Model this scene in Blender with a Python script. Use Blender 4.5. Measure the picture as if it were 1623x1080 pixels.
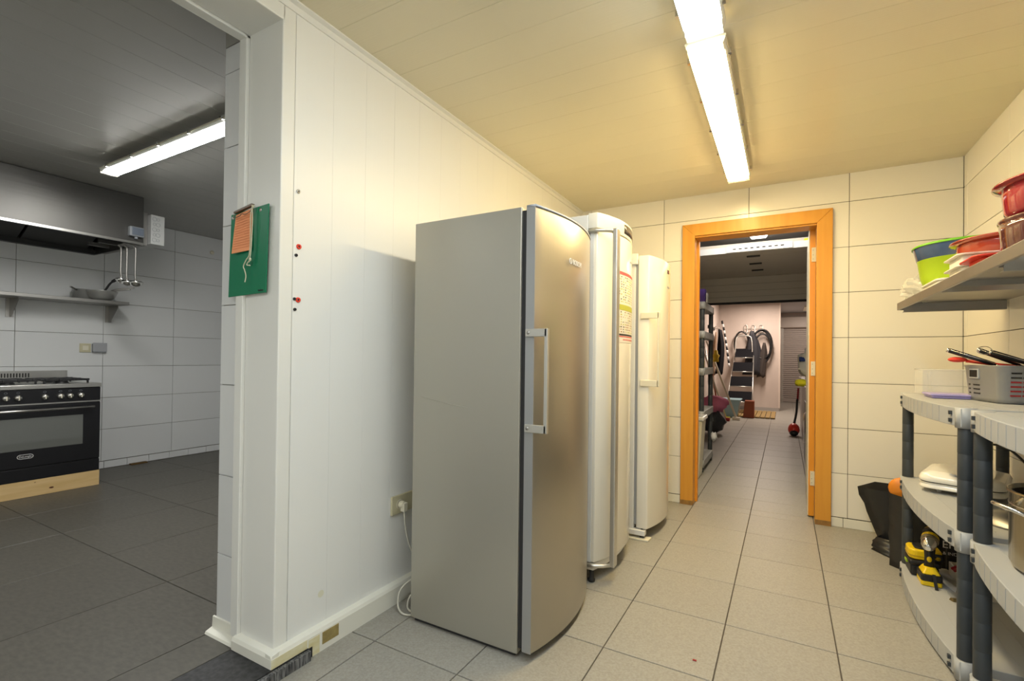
import bpy, bmesh, math, random
from mathutils import Vector, Matrix
random.seed(7)
PI = math.pi
sc = bpy.context.scene
for o in list(bpy.data.objects): bpy.data.objects.remove(o)
COL = sc.collection

# ------------------------------------------------------------------ camera, world, exposure
cd = bpy.data.cameras.new('camera'); cam = bpy.data.objects.new('camera', cd); COL.objects.link(cam); sc.camera = cam
cd.sensor_width = 36.0; cd.lens = 757.5466 / 1623 * 36
cd.shift_x = (811.5 - 823.9485) / 1623; cd.shift_y = (560.8764 - 540) / 1623
cd.clip_start = 0.05; cd.clip_end = 60
R_, D_, F_ = Vector((.8747, .4846, .0118)), Vector((.0066, .0125, -.9999)), Vector((-.4846, .8747, .0078))
F_.normalize(); R_ = (R_ - F_ * R_.dot(F_)).normalized(); U_ = R_.cross(F_)
mw = Matrix((( R_.x, U_.x, -F_.x, 0), (R_.y, U_.y, -F_.y, 0), (R_.z, U_.z, -F_.z, 1.15), (0, 0, 0, 1)))
cam.matrix_world = mw
sc.view_settings.view_transform = 'Standard'; sc.view_settings.look = 'None'
sc.view_settings.exposure = 0.0; sc.view_settings.gamma = 1.0; sc.view_settings.use_curve_mapping = False
w = bpy.data.worlds.new('world'); sc.world = w; w.use_nodes = True
w.node_tree.nodes['Background'].inputs[0].default_value = (.9, .95, 1, 1)
w.node_tree.nodes['Background'].inputs[1].default_value = 0.02
LAMP_NEAR = ((.86, .95, 1.0), 36.0)     # colour, emission strength of the tubes
LAMP_FAR = ((1.0, .76, .37), 58.0)
LAMP_KITCHEN = ((1.0, .99, .95), 84.0)
LAMP_STORE = ((1.0, .93, .84), 10.0)
def area(name, loc, size, size_y, power, color, rot=(0, 0, 0)):
    l = bpy.data.lights.new(name, 'AREA'); l.shape = 'RECTANGLE'; l.size = size; l.size_y = size_y
    l.energy = power; l.color = color
    o = bpy.data.objects.new(name, l); COL.objects.link(o); o.location = loc; o.rotation_euler = rot; return o
# unseen lamps inferred from the light: the tubes of the room behind the camera and of the garage behind the lifted door
area('room_lamp_light', (-.27, -.75, 2.37), .14, 1.5, 26, (.93, .97, 1.0))
area('store_lamp_light', (-.25, 4.45, 2.44), .8, .14, 13, (1.0, .93, .82))
area('passage_fill_light', (.5, 13.9, 2.44), .14, 1.0, 16, (1.0, .86, .76))  # added fill that brightens the shutter passage, no source seen there
area('garage_lamp_light', (-.4, 11.1, 2.435), .2, 1.2, 62, (1.0, .83, .70))
area('kitchen_lamp_light', (-3.4, -.6, 2.41), 1.5, .14, 16, (.98, 1, .97))

# ------------------------------------------------------------------ materials
MATS = {}
def mat(name, col, rough=.5, metal=0, spec=.5, noise=None, bump=None, var=0, emit=None, trans=0, alpha=1, coat=0, ior=1.45, aniso=0):
    """noise=(scale,(sx,sy,sz),col2,contrast) mottles the colour; bump=(scale,(sx,sy,sz),strength) adds fine relief; var = per-object shade"""
    if name in MATS: return MATS[name]
    m = bpy.data.materials.new(name); m.use_nodes = True; nt = m.node_tree; N = nt.nodes; L = nt.links
    b = N['Principled BSDF']
    b.inputs['Base Color'].default_value = (*col, 1); b.inputs['Roughness'].default_value = rough
    b.inputs['Metallic'].default_value = metal; b.inputs['Specular IOR Level'].default_value = spec; b.inputs['IOR'].default_value = ior
    b.inputs['Coat Weight'].default_value = coat
    if trans: b.inputs['Transmission Weight'].default_value = trans
    if alpha < 1: b.inputs['Alpha'].default_value = alpha
    if aniso: b.inputs['Anisotropic'].default_value = aniso
    tc = N.new('ShaderNodeTexCoord')
    out = None
    if noise:
        sca, st, c2, con = noise
        mp = N.new('ShaderNodeMapping'); mp.inputs['Scale'].default_value = st; L.new(tc.outputs['Object'], mp.inputs[0])
        n = N.new('ShaderNodeTexNoise'); n.inputs['Scale'].default_value = sca; n.inputs['Detail'].default_value = 4; L.new(mp.outputs[0], n.inputs['Vector'])
        cr = N.new('ShaderNodeValToRGB'); cr.color_ramp.elements[0].position = .5 - con; cr.color_ramp.elements[1].position = .5 + con
        cr.color_ramp.elements[0].color = (*c2, 1); cr.color_ramp.elements[1].color = (*col, 1)
        L.new(n.outputs['Fac'], cr.inputs[0]); out = cr.outputs[0]
    if var:
        oi = N.new('ShaderNodeObjectInfo'); mr = N.new('ShaderNodeMapRange')
        mr.inputs['To Min'].default_value = 1 - var; mr.inputs['To Max'].default_value = 1 + var * .4
        L.new(oi.outputs['Random'], mr.inputs['Value'])
        hs = N.new('ShaderNodeHueSaturation'); L.new(mr.outputs[0], hs.inputs['Value'])
        if out: L.new(out, hs.inputs['Color'])
        else: hs.inputs['Color'].default_value = (*col, 1)
        out = hs.outputs[0]
    if out: L.new(out, b.inputs['Base Color'])
    if bump:
        sca, st, stg = bump
        mp = N.new('ShaderNodeMapping'); mp.inputs['Scale'].default_value = st; L.new(tc.outputs['Object'], mp.inputs[0])
        n = N.new('ShaderNodeTexNoise'); n.inputs['Scale'].default_value = sca; n.inputs['Detail'].default_value = 3; L.new(mp.outputs[0], n.inputs['Vector'])
        bm_ = N.new('ShaderNodeBump'); bm_.inputs['Strength'].default_value = stg; bm_.inputs['Distance'].default_value = .002
        L.new(n.outputs['Fac'], bm_.inputs['Height']); L.new(bm_.outputs[0], b.inputs['Normal'])
    if emit:
        b.inputs['Emission Color'].default_value = (*emit[0], 1); b.inputs['Emission Strength'].default_value = emit[1]
    MATS[name] = m; return m
TILE = mat('cream wall tile', (.86, .835, .76), .22, bump=(2.2, (1, 1, 1), .12), var=.03)
TILEK = mat('white kitchen tile', (.72, .73, .73), .28, bump=(2, (1, 1, 1), .1), var=.03)
GROUT = mat('dark grout', (.10, .085, .07), .9)
GROUTK = mat('grey grout', (.26, .24, .21), .9)
FLOOR = mat('greige floor tile', (.375, .36, .32), .42, noise=(130, (1, 1, 1), (.30, .285, .245), .18), bump=(90, (1, 1, 1), .12), var=.05)
FLOORK = mat('charcoal floor tile', (.105, .097, .080), .45, noise=(26, (1, 2.4, 1), (.075, .070, .058), .2), bump=(60, (1, 1, 1), .15), var=.06)
STONE = mat('black stone', (.040, .040, .042), .5, noise=(55, (1, 1, 1), (.011, .011, .012), .16))
STONEF = mat('scuffed black stone', (.03, .03, .032), .6, noise=(30, (6, 6, .6), (.22, .22, .22), .12))
PVC = mat('white pvc board', (.82, .825, .80), .33, bump=(7, (14, 14, .15), .12))
PVCT = mat('white pvc trim', (.80, .80, .76), .3)
CEIL = mat('satin ceiling board', (.76, .70, .52), .30, bump=(6, (.12, 22, 1), .25), var=.015)
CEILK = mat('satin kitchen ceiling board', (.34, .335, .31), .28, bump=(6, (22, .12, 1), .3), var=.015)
SKIRT = mat('white skirting', (.83, .82, .74), .35, noise=(3, (1, 1, 1), (.80, .79, .70), .2))
STAIN = mat('yellow stained plastic', (.80, .78, .62), .5, noise=(11, (1, 1, 3), (.66, .56, .22), .22))
PATCH = mat('brown glue patch', (.42, .33, .12), .6, noise=(30, (1, 1, 1), (.25, .19, .07), .2))
WOOD = mat('honey wood', (.74, .36, .05), .42, noise=(9, (3, 3, .18), (.66, .29, .035), .25), bump=(30, (4, 4, .3), .1), coat=.05)
WOODE = mat('orange wood edge', (.85, .36, .03), .35, noise=(8, (3, 3, .2), (.70, .27, .02), .2))
WOODD = mat('worn wood foot', (.22, .12, .04), .6, noise=(12, (2, 2, 1), (.45, .23, .05), .2))
PINE = mat('pale pine', (.72, .52, .26), .5, noise=(5, (6, .5, 6), (.62, .42, .18), .2))
BOWLST = mat('bowl steel', (.42, .42, .40), .3, metal=.45)
KNOT = mat('pine knot', (.10, .03, .012), .5)
DOORW = mat('cream door paint', (.70, .68, .56), .4)
STEEL = mat('brushed steel', (.58, .57, .54), .30, metal=1, bump=(5, (.3, .3, 30), .12))
STEELD = mat('dull steel', (.42, .41, .39), .42, metal=1, noise=(3, (1, 1, 1), (.33, .32, .30), .25))
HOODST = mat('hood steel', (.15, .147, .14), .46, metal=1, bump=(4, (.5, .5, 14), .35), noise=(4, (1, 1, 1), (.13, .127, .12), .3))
HOODIN = mat('hood inside', (.05, .05, .05), .5, metal=.6)
CHROME = mat('chrome', (.75, .75, .73), .16, metal=1)
SATIN = mat('satin aluminium', (.62, .61, .57), .38, metal=.85)
SILVP = mat('silver grey paint', (.43, .415, .36), .36, metal=.55, bump=(60, (1, 1, 8), .05))
SILVD = mat('brushed silver door', (.48, .45, .39), .34, metal=.92, bump=(8, (12, 12, .2), .1))
SILVE = mat('silver door edge', (.40, .41, .42), .36, metal=.6)
RUBBER = mat('dark rubber', (.025, .025, .027), .6)
WHITE = mat('white enamel', (.80, .80, .78), .22, coat=.4)
CREAM = mat('cream enamel', (.88, .85, .76), .2, coat=.5)
IVORY = mat('ivory plastic', (.74, .70, .56), .4)
SOCKET = mat('beige plastic', (.58, .54, .36), .4)
CABLE = mat('pale cable', (.62, .60, .52), .45)
BLACK = mat('black enamel', (.010, .010, .012), .28)
BLACKP = mat('black plastic', (.014, .014, .015), .42)
BLACKG = mat('black bag film', (.028, .028, .028), .40, bump=(9, (1, 1, 1), .8))
OVENG = mat('oven glass', (.13, .135, .125), .05, spec=.9, coat=1)  # lifted grey base stands in for the room reflected in the glass
DARKW = mat('smoked window', (.10, .085, .07), .12)
LGREY = mat('light grey plastic', (.43, .44, .44), .45, bump=(12, (1, 1, 1), .1))
LGREYE = mat('light grey plastic edge', (.42, .43, .43), .45)
DGREY = mat('dark grey post plastic', (.045, .052, .058), .42)
MGREY = mat('mid grey plastic', (.25, .25, .245), .38)
PANEL = mat('garage panel', (.64, .60, .53), .5, bump=(8, (.2, 20, 8), .2))
RAILW = mat('white galvanised rail', (.60, .61, .62), .4)
CEILG = mat('garage ceiling', (.40, .40, .41), .6)
PLASTER = mat('pinkish plaster', (.62, .53, .47), .8, noise=(3, (1, 1, .6), (.54, .46, .41), .25))
SHUT = mat('shutter slat', (.46, .41, .37), .5)
GREEN = mat('green clipboard', (.0, .19, .085), .35)
ORANGEP = mat('orange paper', (.93, .37, .17), .7)
PLINE = mat('orange paper line', (.70, .22, .08), .7)
STRING = mat('cream string', (.70, .66, .48), .8)
REDP = mat('red plastic', (.75, .05, .025), .35)
REDD = mat('dark red plastic', (.32, .015, .02), .35)
REDG = mat('red brown glass', (.13, .035, .025), .08, coat=.8)
REDG2 = mat('crimson glass', (.42, .022, .03), .08, coat=.8)
REDG3 = mat('amber red glass', (.40, .05, .02), .08, coat=.8)
LIME = mat('lime plastic', (.40, .58, .02), .35)
BLUEG = mat('blue translucent plastic', (.10, .17, .33), .12, trans=.25, coat=.5)
LIDG = mat('green translucent lid', (.17, .50, .03), .2)
CRPL = mat('cream plastic', (.82, .78, .66), .35)
CLEAR = mat('clear plastic', (.92, .90, .82), .12, alpha=.20)
FILM = mat('crumpled clear film', (.85, .83, .76), .2, alpha=.45, bump=(18, (1, 1, 1), 1.0))
LILAC = mat('lilac plastic', (.42, .36, .68), .35)
YEL = mat('yellow plastic', (.80, .56, .01), .35)
POTS = mat('pot steel', (.50, .46, .37), .22, metal=1, noise=(4, (1.5, 1.5, .5), (.30, .235, .13), .28))
POTIN = mat('pot inside', (.10, .085, .07), .5, metal=.5)
ORNG = mat('orange plastic', (.75, .25, .02), .4)
BROWNB = mat('cardboard', (.38, .24, .11), .8)
PINK = mat('pink cloth', (.85, .25, .42), .9)
BLUET = mat('pale blue plastic', (.30, .45, .50), .4)
RUST = mat('rust brown plastic', (.28, .065, .02), .5)
COATG = mat('grey coat cloth', (.038, .038, .044), .6, spec=.25, bump=(14, (1, 1, 1), .6))
COATB = mat('black coat cloth', (.008, .008, .010), .85, spec=.12)
WHT = mat('white cloth', (.72, .72, .72), .9, bump=(14, (1, 1, 1), .6))
BLUEC = mat('blue cloth', (.03, .06, .25), .9)
YELC = mat('yellow cloth', (.72, .68, .02), .8)
MATW = mat('wood slat mat', (.33, .22, .08), .8)
MOPW = mat('pale mop handle', (.58, .52, .42), .5)
LETW = mat('white print', (.75, .75, .73), .5)
LETD = mat('dark print', (.03, .03, .03), .5)
PINKW = mat('pink print', (.78, .12, .12), .6)
PAPER = mat('leaflet paper', (.80, .77, .70), .6)
OLIVE = mat('olive print', (.48, .50, .08), .6)
BLUEP = mat('violet print', (.10, .05, .35), .5)
GREYP = mat('grey plastic', (.30, .32, .35), .4)
GLOW = {}
def tube_mat(name, spec): return mat(name, (.9, .9, .88), .4, emit=spec)

# ------------------------------------------------------------------ mesh helpers (all coordinates are world coordinates)
WL = {}
def where(o): return WL.get(o.name, Vector((0, 0, 0))) if o else Vector((0, 0, 0))
class MB:
    def __init__(s): s.v = []; s.f = []; s.sm = []
    def add(s, vs, fs, smooth=False):
        n = len(s.v); s.v += [Vector(v) for v in vs]; s.f += [[i + n for i in f] for f in fs]; s.sm += [smooth] * len(fs); return s
    def box(s, x0, x1, y0, y1, z0, z1):
        return s.add([(x0, y0, z0), (x1, y0, z0), (x1, y1, z0), (x0, y1, z0), (x0, y0, z1), (x1, y0, z1), (x1, y1, z1), (x0, y1, z1)],
                     [(0, 3, 2, 1), (4, 5, 6, 7), (0, 1, 5, 4), (1, 2, 6, 5), (2, 3, 7, 6), (3, 0, 4, 7)])
    def hull8(s, a, b):   # two quads (lists of 4 points) joined
        return s.add(list(a) + list(b), [(0, 3, 2, 1), (4, 5, 6, 7), (0, 1, 5, 4), (1, 2, 6, 5), (2, 3, 7, 6), (3, 0, 4, 7)])
    def prism(s, poly, h0, h1, ax='z', smooth=False):
        n = len(poly)
        P = {'z': lambda a, b, h: (a, b, h), 'y': lambda a, b, h: (a, h, b), 'x': lambda a, b, h: (h, a, b)}[ax]
        vs = [P(a, b, h0) for a, b in poly] + [P(a, b, h1) for a, b in poly]
        s.add(vs, [list(range(n))[::-1], list(range(n, 2 * n))]); m = len(s.v) - 2 * n
        s.f += [[m + i, m + (i + 1) % n, m + n + (i + 1) % n, m + n + i] for i in range(n)]; s.sm += [smooth] * n
        return s
    def ring(s, c, u, v, r, n):
        return [Vector(c) + u * (math.cos(2 * PI * i / n) * r) + v * (math.sin(2 * PI * i / n) * r) for i in range(n)]
    def tube(s, pts, r, n=10, closed=False, cap=True):
        pts = [Vector(p) for p in pts]; rs = r if isinstance(r, (list, tuple)) else [r] * len(pts)
        rings = []; up = None
        for i, p in enumerate(pts):
            a = pts[i - 1] if (i > 0 or closed) else p; b = pts[(i + 1) % len(pts)] if (i < len(pts) - 1 or closed) else p
            t = (b - a); t = t.normalized() if t.length > 1e-9 else Vector((0, 0, 1))
            if up is None:
                up = Vector((0, 0, 1)) if abs(t.z) < .9 else Vector((1, 0, 0))
            u = t.cross(up); u = u.normalized() if u.length > 1e-6 else Vector((1, 0, 0)); v = u.cross(t).normalized(); up = v
            rings.append(s.ring(p, u, v, rs[i], n))
        vs = [q for rg in rings for q in rg]; fs = []
        m = len(rings)
        for k in range(m if closed else m - 1):
            for i in range(n):
                a = k * n + i; b = k * n + (i + 1) % n; c = ((k + 1) % m) * n + (i + 1) % n; d = ((k + 1) % m) * n + i
                fs.append((a, b, c, d))
        s.add(vs, fs, True)
        if cap and not closed:
            o = len(s.v) - len(vs)
            s.f += [[o + i for i in range(n)][::-1], [o + (m - 1) * n + i for i in range(n)]]; s.sm += [False, False]
        return s
    def cyl(s, a, b, r, n=16, r2=None): return s.tube([a, b], [r, r if r2 is None else r2], n)
    def lathe(s, prof, c, n=32, ax='z', sx=1, sy=1, open_=True):
        c = Vector(c); vs = []
        for r, h in prof:
            for i in range(n):
                a = 2 * PI * i / n; p, q = math.cos(a) * r * sx, math.sin(a) * r * sy
                vs.append(c + (Vector((p, q, h)) if ax == 'z' else Vector((h, p, q)) if ax == 'x' else Vector((p, h, q))))
        fs = []
        for k in range(len(prof) - 1):
            for i in range(n): fs.append((k * n + i, k * n + (i + 1) % n, (k + 1) * n + (i + 1) % n, (k + 1) * n + i))
        return s.add(vs, fs, True)
    def ell(s, c, r, n=12, m=8, fn=None):
        vs = []; c = Vector(c)
        for j in range(m + 1):
            t = PI * j / m
            for i in range(n):
                a = 2 * PI * i / n; d = Vector((math.sin(t) * math.cos(a), math.sin(t) * math.sin(a), math.cos(t)))
                k = fn(d) if fn else 1
                vs.append(c + Vector((d.x * r[0] * k, d.y * r[1] * k, d.z * r[2] * k)))
        fs = [(j * n + i, (j + 1) * n + i, (j + 1) * n + (i + 1) % n, j * n + (i + 1) % n) for j in range(m) for i in range(n)]
        return s.add(vs, fs, True)
    def rot(s, c, ang, ax='Z', start=0):
        m = Matrix.Rotation(ang, 3, ax); c = Vector(c)
        for i in range(start, len(s.v)): s.v[i] = m @ (s.v[i] - c) + c
        return s
    def build(s, name, m, parent=None, bevel=0, seg=2, solid=0, sub=0):
        off = where(parent)
        me = bpy.data.meshes.new(name); me.from_pydata([v - off for v in s.v], [], s.f); me.update()
        me.polygons.foreach_set('use_smooth', s.sm)
        o = bpy.data.objects.new(name, me); COL.objects.link(o); me.materials.append(m)
        if parent: o.parent = parent
        WL[o.name] = off
        bmm = bmesh.new(); bmm.from_mesh(me); bmesh.ops.recalc_face_normals(bmm, faces=bmm.faces); bmm.to_mesh(me); bmm.free()
        if solid:
            q = o.modifiers.new('s', 'SOLIDIFY'); q.thickness = solid; q.offset = -1
        if bevel:
            q = o.modifiers.new('b', 'BEVEL'); q.width = bevel; q.segments = seg; q.limit_method = 'ANGLE'; q.angle_limit = math.radians(50); q.harden_normals = False
        if sub:
            q = o.modifiers.new('u', 'SUBSURF'); q.levels = sub; q.render_levels = sub
        return o
def tag(o, label=None, cat=None, group=None, kind=None):
    if label: o['label'] = label
    if cat: o['category'] = cat
    if group: o['group'] = group
    if kind: o['kind'] = kind
    return o
def thing(name, label, cat, loc, group=None, kind=None):
    o = bpy.data.objects.new(name, None); COL.objects.link(o); o.location = loc; o.empty_display_size = .05
    WL[o.name] = Vector(loc); return tag(o, label, cat, group, kind)
def struct(name, label=None):
    o = bpy.data.objects.new(name, None); COL.objects.link(o); WL[o.name] = Vector((0, 0, 0)); o['kind'] = 'structure'
    if label: o['label'] = label; o['category'] = label.split()[-1] if False else name.split('_')[0]
    return o
def one(mb, name, m, label, cat, group=None, **k):      # a thing that is one mesh, origin at its base centre
    n = len(mb.v); c = sum(mb.v, Vector()) / n; c.z = min(v.z for v in mb.v)
    for i in range(n): mb.v[i] = mb.v[i] - c
    o = mb.build(name, m, None, **k); o.location = c; WL[o.name] = c
    return tag(o, label, cat, group)
FACE = {'+x': Matrix(((0, 0, 1), (1, 0, 0), (0, 1, 0))), '-y': Matrix(((1, 0, 0), (0, 0, -1), (0, 1, 0))), '-x': Matrix(((0, 0, -1), (-1, 0, 0), (0, 1, 0)))}
def text(name, body, size, loc, face, m, parent, tilt=0, sx=1, depth=.0006):
    cu = bpy.data.curves.new(name, 'FONT'); cu.body = body; cu.size = size; cu.extrude = depth; cu.align_x = 'CENTER'; cu.align_y = 'CENTER'
    o = bpy.data.objects.new(name, cu); COL.objects.link(o); cu.materials.append(m)
    rt = FACE[face].to_4x4() @ Matrix.Rotation(tilt, 4, 'Z') @ Matrix.Diagonal((sx, 1, 1, 1))
    me = bpy.data.meshes.new_from_object(o); bpy.data.objects.remove(o); o = bpy.data.objects.new(name, me); COL.objects.link(o)
    if not me.materials: me.materials.append(m)
    o['kind'] = 'stuff'
    o.parent = parent; o.matrix_local = Matrix.Translation(Vector(loc) - where(parent)) @ rt
    WL[o.name] = where(parent); return o
_cache = {}
def slab(name, m, x0, x1, y0, y1, z0, z1, parent, bev=.0012):
    """box piece whose mesh is shared between alike pieces, with a tiny chamfer on every edge"""
    dx, dy, dz = x1 - x0, y1 - y0, z1 - z0
    if min(dx, dy, dz) < .0005: return None
    key = (name, m.name, round(dx, 4), round(dy, 4), round(dz, 4))
    if key not in _cache:
        me = bpy.data.meshes.new(name); b = bmesh.new(); bmesh.ops.create_cube(b, size=1)
        for v in b.verts: v.co = Vector((v.co.x * dx, v.co.y * dy, v.co.z * dz))
        if bev: bmesh.ops.bevel(b, geom=list(b.edges), offset=min(bev, min(dx, dy, dz) * .3), segments=1, affect='EDGES')
        b.to_mesh(me); b.free(); me.materials.append(m); _cache[key] = me
    o = bpy.data.objects.new(name, _cache[key]); COL.objects.link(o); o.parent = parent
    o.location = Vector(((x0 + x1) / 2, (y0 + y1) / 2, (z0 + z1) / 2)) - where(parent); WL[o.name] = where(parent)
    return o
def lines(a, start, step, b):
    """grid lines from a to b that pass through start"""
    k = math.ceil((a - start) / step + 1e-6); out = [a]
    while start + k * step < b - 1e-6:
        if start + k * step > out[-1] + .004: out.append(start + k * step)
        k += 1
    out.append(b); return out
def tiled(parent, name, m, axis, pos, us, vs, t=.008, gap=.004, holes=()):
    """tiles on a plane: axis 'x','y' (walls, v = height) or 'z' (floor); pos is the face; t goes behind it (sign gives the side)"""
    for i in range(len(us) - 1):
        for j in range(len(vs) - 1):
            u0, u1, v0, v1 = us[i] + gap / 2, us[i + 1] - gap / 2, vs[j] + gap / 2, vs[j + 1] - gap / 2
            if u1 - u0 < .003 or v1 - v0 < .003: continue
            cut = [h for h in holes if h[0] < u1 and h[1] > u0 and h[2] < v1 and h[3] > v0]
            p0, p1 = min(pos, pos + t), max(pos, pos + t)
            if not cut:
                if axis == 'x': slab(name, m, p0, p1, u0, u1, v0, v1, parent)
                elif axis == 'y': slab(name, m, u0, u1, p0, p1, v0, v1, parent)
                else: slab(name, m, u0, u1, v0, v1, p0, p1, parent)
            else:
                h = cut[0]; xs = sorted({u0, u1, min(max(h[0], u0), u1), min(max(h[1], u0), u1)}); ys = sorted({v0, v1, min(max(h[2], v0), v1), min(max(h[3], v0), v1)})
                mb = MB()
                for a in range(len(xs) - 1):
                    for b in range(len(ys) - 1):
                        cx, cy = (xs[a] + xs[a + 1]) / 2, (ys[b] + ys[b + 1]) / 2
                        if h[0] < cx < h[1] and h[2] < cy < h[3]: continue
                        if axis == 'y': mb.box(xs[a], xs[a + 1], p0, p1, ys[b], ys[b + 1])
                        elif axis == 'x': mb.box(p0, p1, xs[a], xs[a + 1], ys[b], ys[b + 1])
                        else: mb.box(xs[a], xs[a + 1], ys[b], ys[b + 1], p0, p1)
                if mb.v: mb.build(name, m, parent)

# ------------------------------------------------------------------ setting: main room
XP, XR, YB, ZC = -1.60, .985, 3.99, 2.455        # partition face, right wall, back wall, ceiling
DX0, DX1, DZ = -.655, .235, 2.135                # rough opening of the door
fl = struct('floor')
MB().box(-1.85, 1.1, -1.6, YB + .2, -.06, -.006).build('grout_bed', GROUT, fl)
xs = lines(-1.60, -.2176, .4066, XR); ys = lines(-1.5, 2.2634, .4235, YB + .1)
tiled(fl, 'tile', FLOOR, 'z', 0, xs, ys, t=-.008, gap=.0045)
fk = struct('floor_kitchen')
MB().box(-5.9, -1.83, -1.6, 4.3, -.06, .034).build('grout_bed', GROUTK, fk)
tiled(fk, 'tile', FLOORK, 'z', .04, lines(-5.7, -1.995, .62, -1.812), lines(-1.5, 1.215, .655, 4.2), t=-.008, gap=.004)
sill = struct('trim_1')
MB().box(-1.808, -1.565, -1.5, 1.225, .0, .042).build('threshold_stone', STONE, sill, bevel=.002)
MB().box(-1.565, -1.548, -1.5, 1.205, .0, .038).build('threshold_front', STONEF, sill, bevel=.002)

wb = struct('wall_back')
b = MB()
b.box(-2.0, DX0, YB + .008, YB + .14, -.06, 2.6).box(DX1, XR + .1, YB + .008, YB + .14, -.06, 2.6).box(DX0, DX1, YB + .008, YB + .14, DZ, 2.6)
b.build('wall_core', GROUT, wb)
zs = [.066] + [1.3143 + k * .3148 for k in range(-3, 4)] + [2.46]
tiled(wb, 'tile', TILE, 'y', YB, lines(XP, .3854, .629, XR), zs, holes=[(DX0 - .01, DX1 + .01, 0, DZ + .01)], gap=.0035)
bb = struct('baseboard_back')
for a, c in ((XP, DX0 - .07), (DX1 + .05, XR)):
    tiled(bb, 'tile', SKIRT, 'y', YB - .009, lines(a, .36, .333, c), [.0, .064], t=.009, gap=.003)
wr = struct('wall_right')
MB().box(XR + .008, XR + .12, -1.6, YB + .1, -.06, 2.6).build('wall_core', GROUT, wr)
tiled(wr, 'tile', TILE, 'x', XR, lines(-1.5, YB - .70, .629, YB), zs, gap=.0035)
br_ = struct('baseboard_right')
tiled(br_, 'tile', SKIRT, 'x', XR - .009, lines(-1.5, YB, .333, YB), [.0, .064], t=.009, gap=.003)
wf = struct('wall_front')
MB().box(-6, 1.1, -1.7, -1.5, -.06, 2.6).build('plaster', PVC, wf)

wl = struct('wall_left')
YC = 1.085
MB().box(-1.965, XP - .012, YC + .03, YB + .01, 0, 2.5).build('wall_core', PVCT, wl)
ys_ = [YC + .055] + [YC + .055 + .172 * k for k in range(1, 17)] + [YB - .001]
for i in range(len(ys_) - 1): slab('panel', PVC, XP - .012, XP, ys_[i] + .0002, ys_[i + 1] - .0002, .085, ZC - .03, wl, bev=.0003)
# corner post, jamb trim and header of the opening to the kitchen
MB().box(-1.80, XP + .0015, YC, YC + .054, .06, ZC).build('corner_trim', PVCT, wl, bevel=.004)
MB().box(-1.845, -1.80, YC - .012, YC + .054, .075, 2.37).build('jamb_lip', PVCT, wl, bevel=.003)
MB().box(-1.80, XP + .0015, -1.5, YC + .01, 2.368, 2.46).build('header_soffit', PVCT, wl, bevel=.004)
MB().box(-1.845, -1.80, -1.5, YC + .01, 2.358, 2.47).build('header_lip', PVCT, wl, bevel=.003)
tz = [.088, .352, .666, 1.027, 1.344, 1.662, 1.977, 2.277, 2.385]
MB().box(-1.984, -1.83, YC + .022, YC + .05, .04, 2.47).build('jamb_core', GROUTK, wl)
tiled(wl, 'tile', TILEK, 'y', YC + .014, [-1.986, -1.843], tz, gap=.003)
MB().box(-1.985, -1.843, YC + .014, YC + .02, 2.387, 2.468).build('upper_filler', CEILK, wl)
cv = MB(); cv.prism([(XP, ZC), (XP, ZC - .034), (XP + .006, ZC - .034), (XP + .010, ZC - .012), (XP + .026, ZC - .006), (XP + .026, ZC)], -1.5, YB - .002, 'y')
trm = struct('trim_2'); cv.build('ceiling_cove', PVCT, trm)
bl = struct('baseboard_left')
p = MB(); p.prism([(XP, .0), (XP + .034, .0), (XP + .034, .076), (XP + .028, .088), (XP, .092)], 1.205, YB - .002, 'y')
p.prism([(XP, .043), (XP + .034, .043), (XP + .034, .076), (XP + .028, .088), (XP, .092)], YC - .0294, 1.205, 'y'); p.build('board', SKIRT, bl)
p = MB(); p.prism([(YC, .043), (YC - .030, .043), (YC - .030, .076), (YC - .024, .088), (YC, .092)], -1.806, XP + .0335, 'x'); p.build('board', SKIRT, bl)
p = MB(); p.prism([(YC + .014, .041), (YC - .022, .041), (YC - .018, .050), (YC + .006, .058), (YC + .008, .098), (YC + .014, .10)], -2.0, -1.806, 'x'); p.build('board', SKIRT, bl)
MB().box(XP + .034, XP + .0355, 1.268, 1.345, .024, .070).build('glue_patch', PATCH, bl)
for (y0, y1, z0, z1) in ((YC - .029, 1.20, .0435, .076), (1.206, 1.255, .002, .070)):
    MB().box(XP + .034, XP + .0349, y0, y1, z0, z1).build('stain', STAIN, bl)
for y, z, r in ((1.285, .205, .014),):
    MB().add([(XP + .0006, y + r * math.cos(2 * PI * q / 16), z + r * math.sin(2 * PI * q / 16)) for q in range(16)], [list(range(16))]).build('stain', mat('faint stain', (.76, .75, .60), .5), wl)
for y, z, kind in ((1.158, 1.763, 'steel'), (1.163, 1.556, 'red'), (1.152, 1.522, 'hole'), (1.163, 1.356, 'red'), (1.148, 1.358, 'hole'), (1.150, 1.319, 'hole')):
    mm = {'steel': STEEL, 'red': REDP, 'hole': RUBBER}[kind]; r = {'steel': .008, 'red': .010, 'hole': .006}[kind]
    o = MB().lathe([(r * .35, .001), (r * .45, .005), (r * .9, .005), (r, 0)], (XP, y, z), 16, 'x').build('wall_plug' if kind != 'hole' else 'screw_hole', mm, wl)
    MB().lathe([(0, .0025), (r * .45, .0025), (r * .45, 0)], (XP, y, z), 12, 'x').build('plug_hole', RUBBER, o)

ce = struct('ceiling')
ys_ = lines(-1.5, 1.135, .1735, YB)
for i in range(len(ys_) - 1): slab('panel', CEIL, XP - .01, XR, ys_[i] + .0003, ys_[i + 1] - .0003, ZC, ZC + .012, ce, bev=.0008)
MB().box(-1.9, 1.1, -1.6, YB + .1, ZC + .012, ZC + .1).build('ceiling_core', GROUTK, ce)

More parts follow.
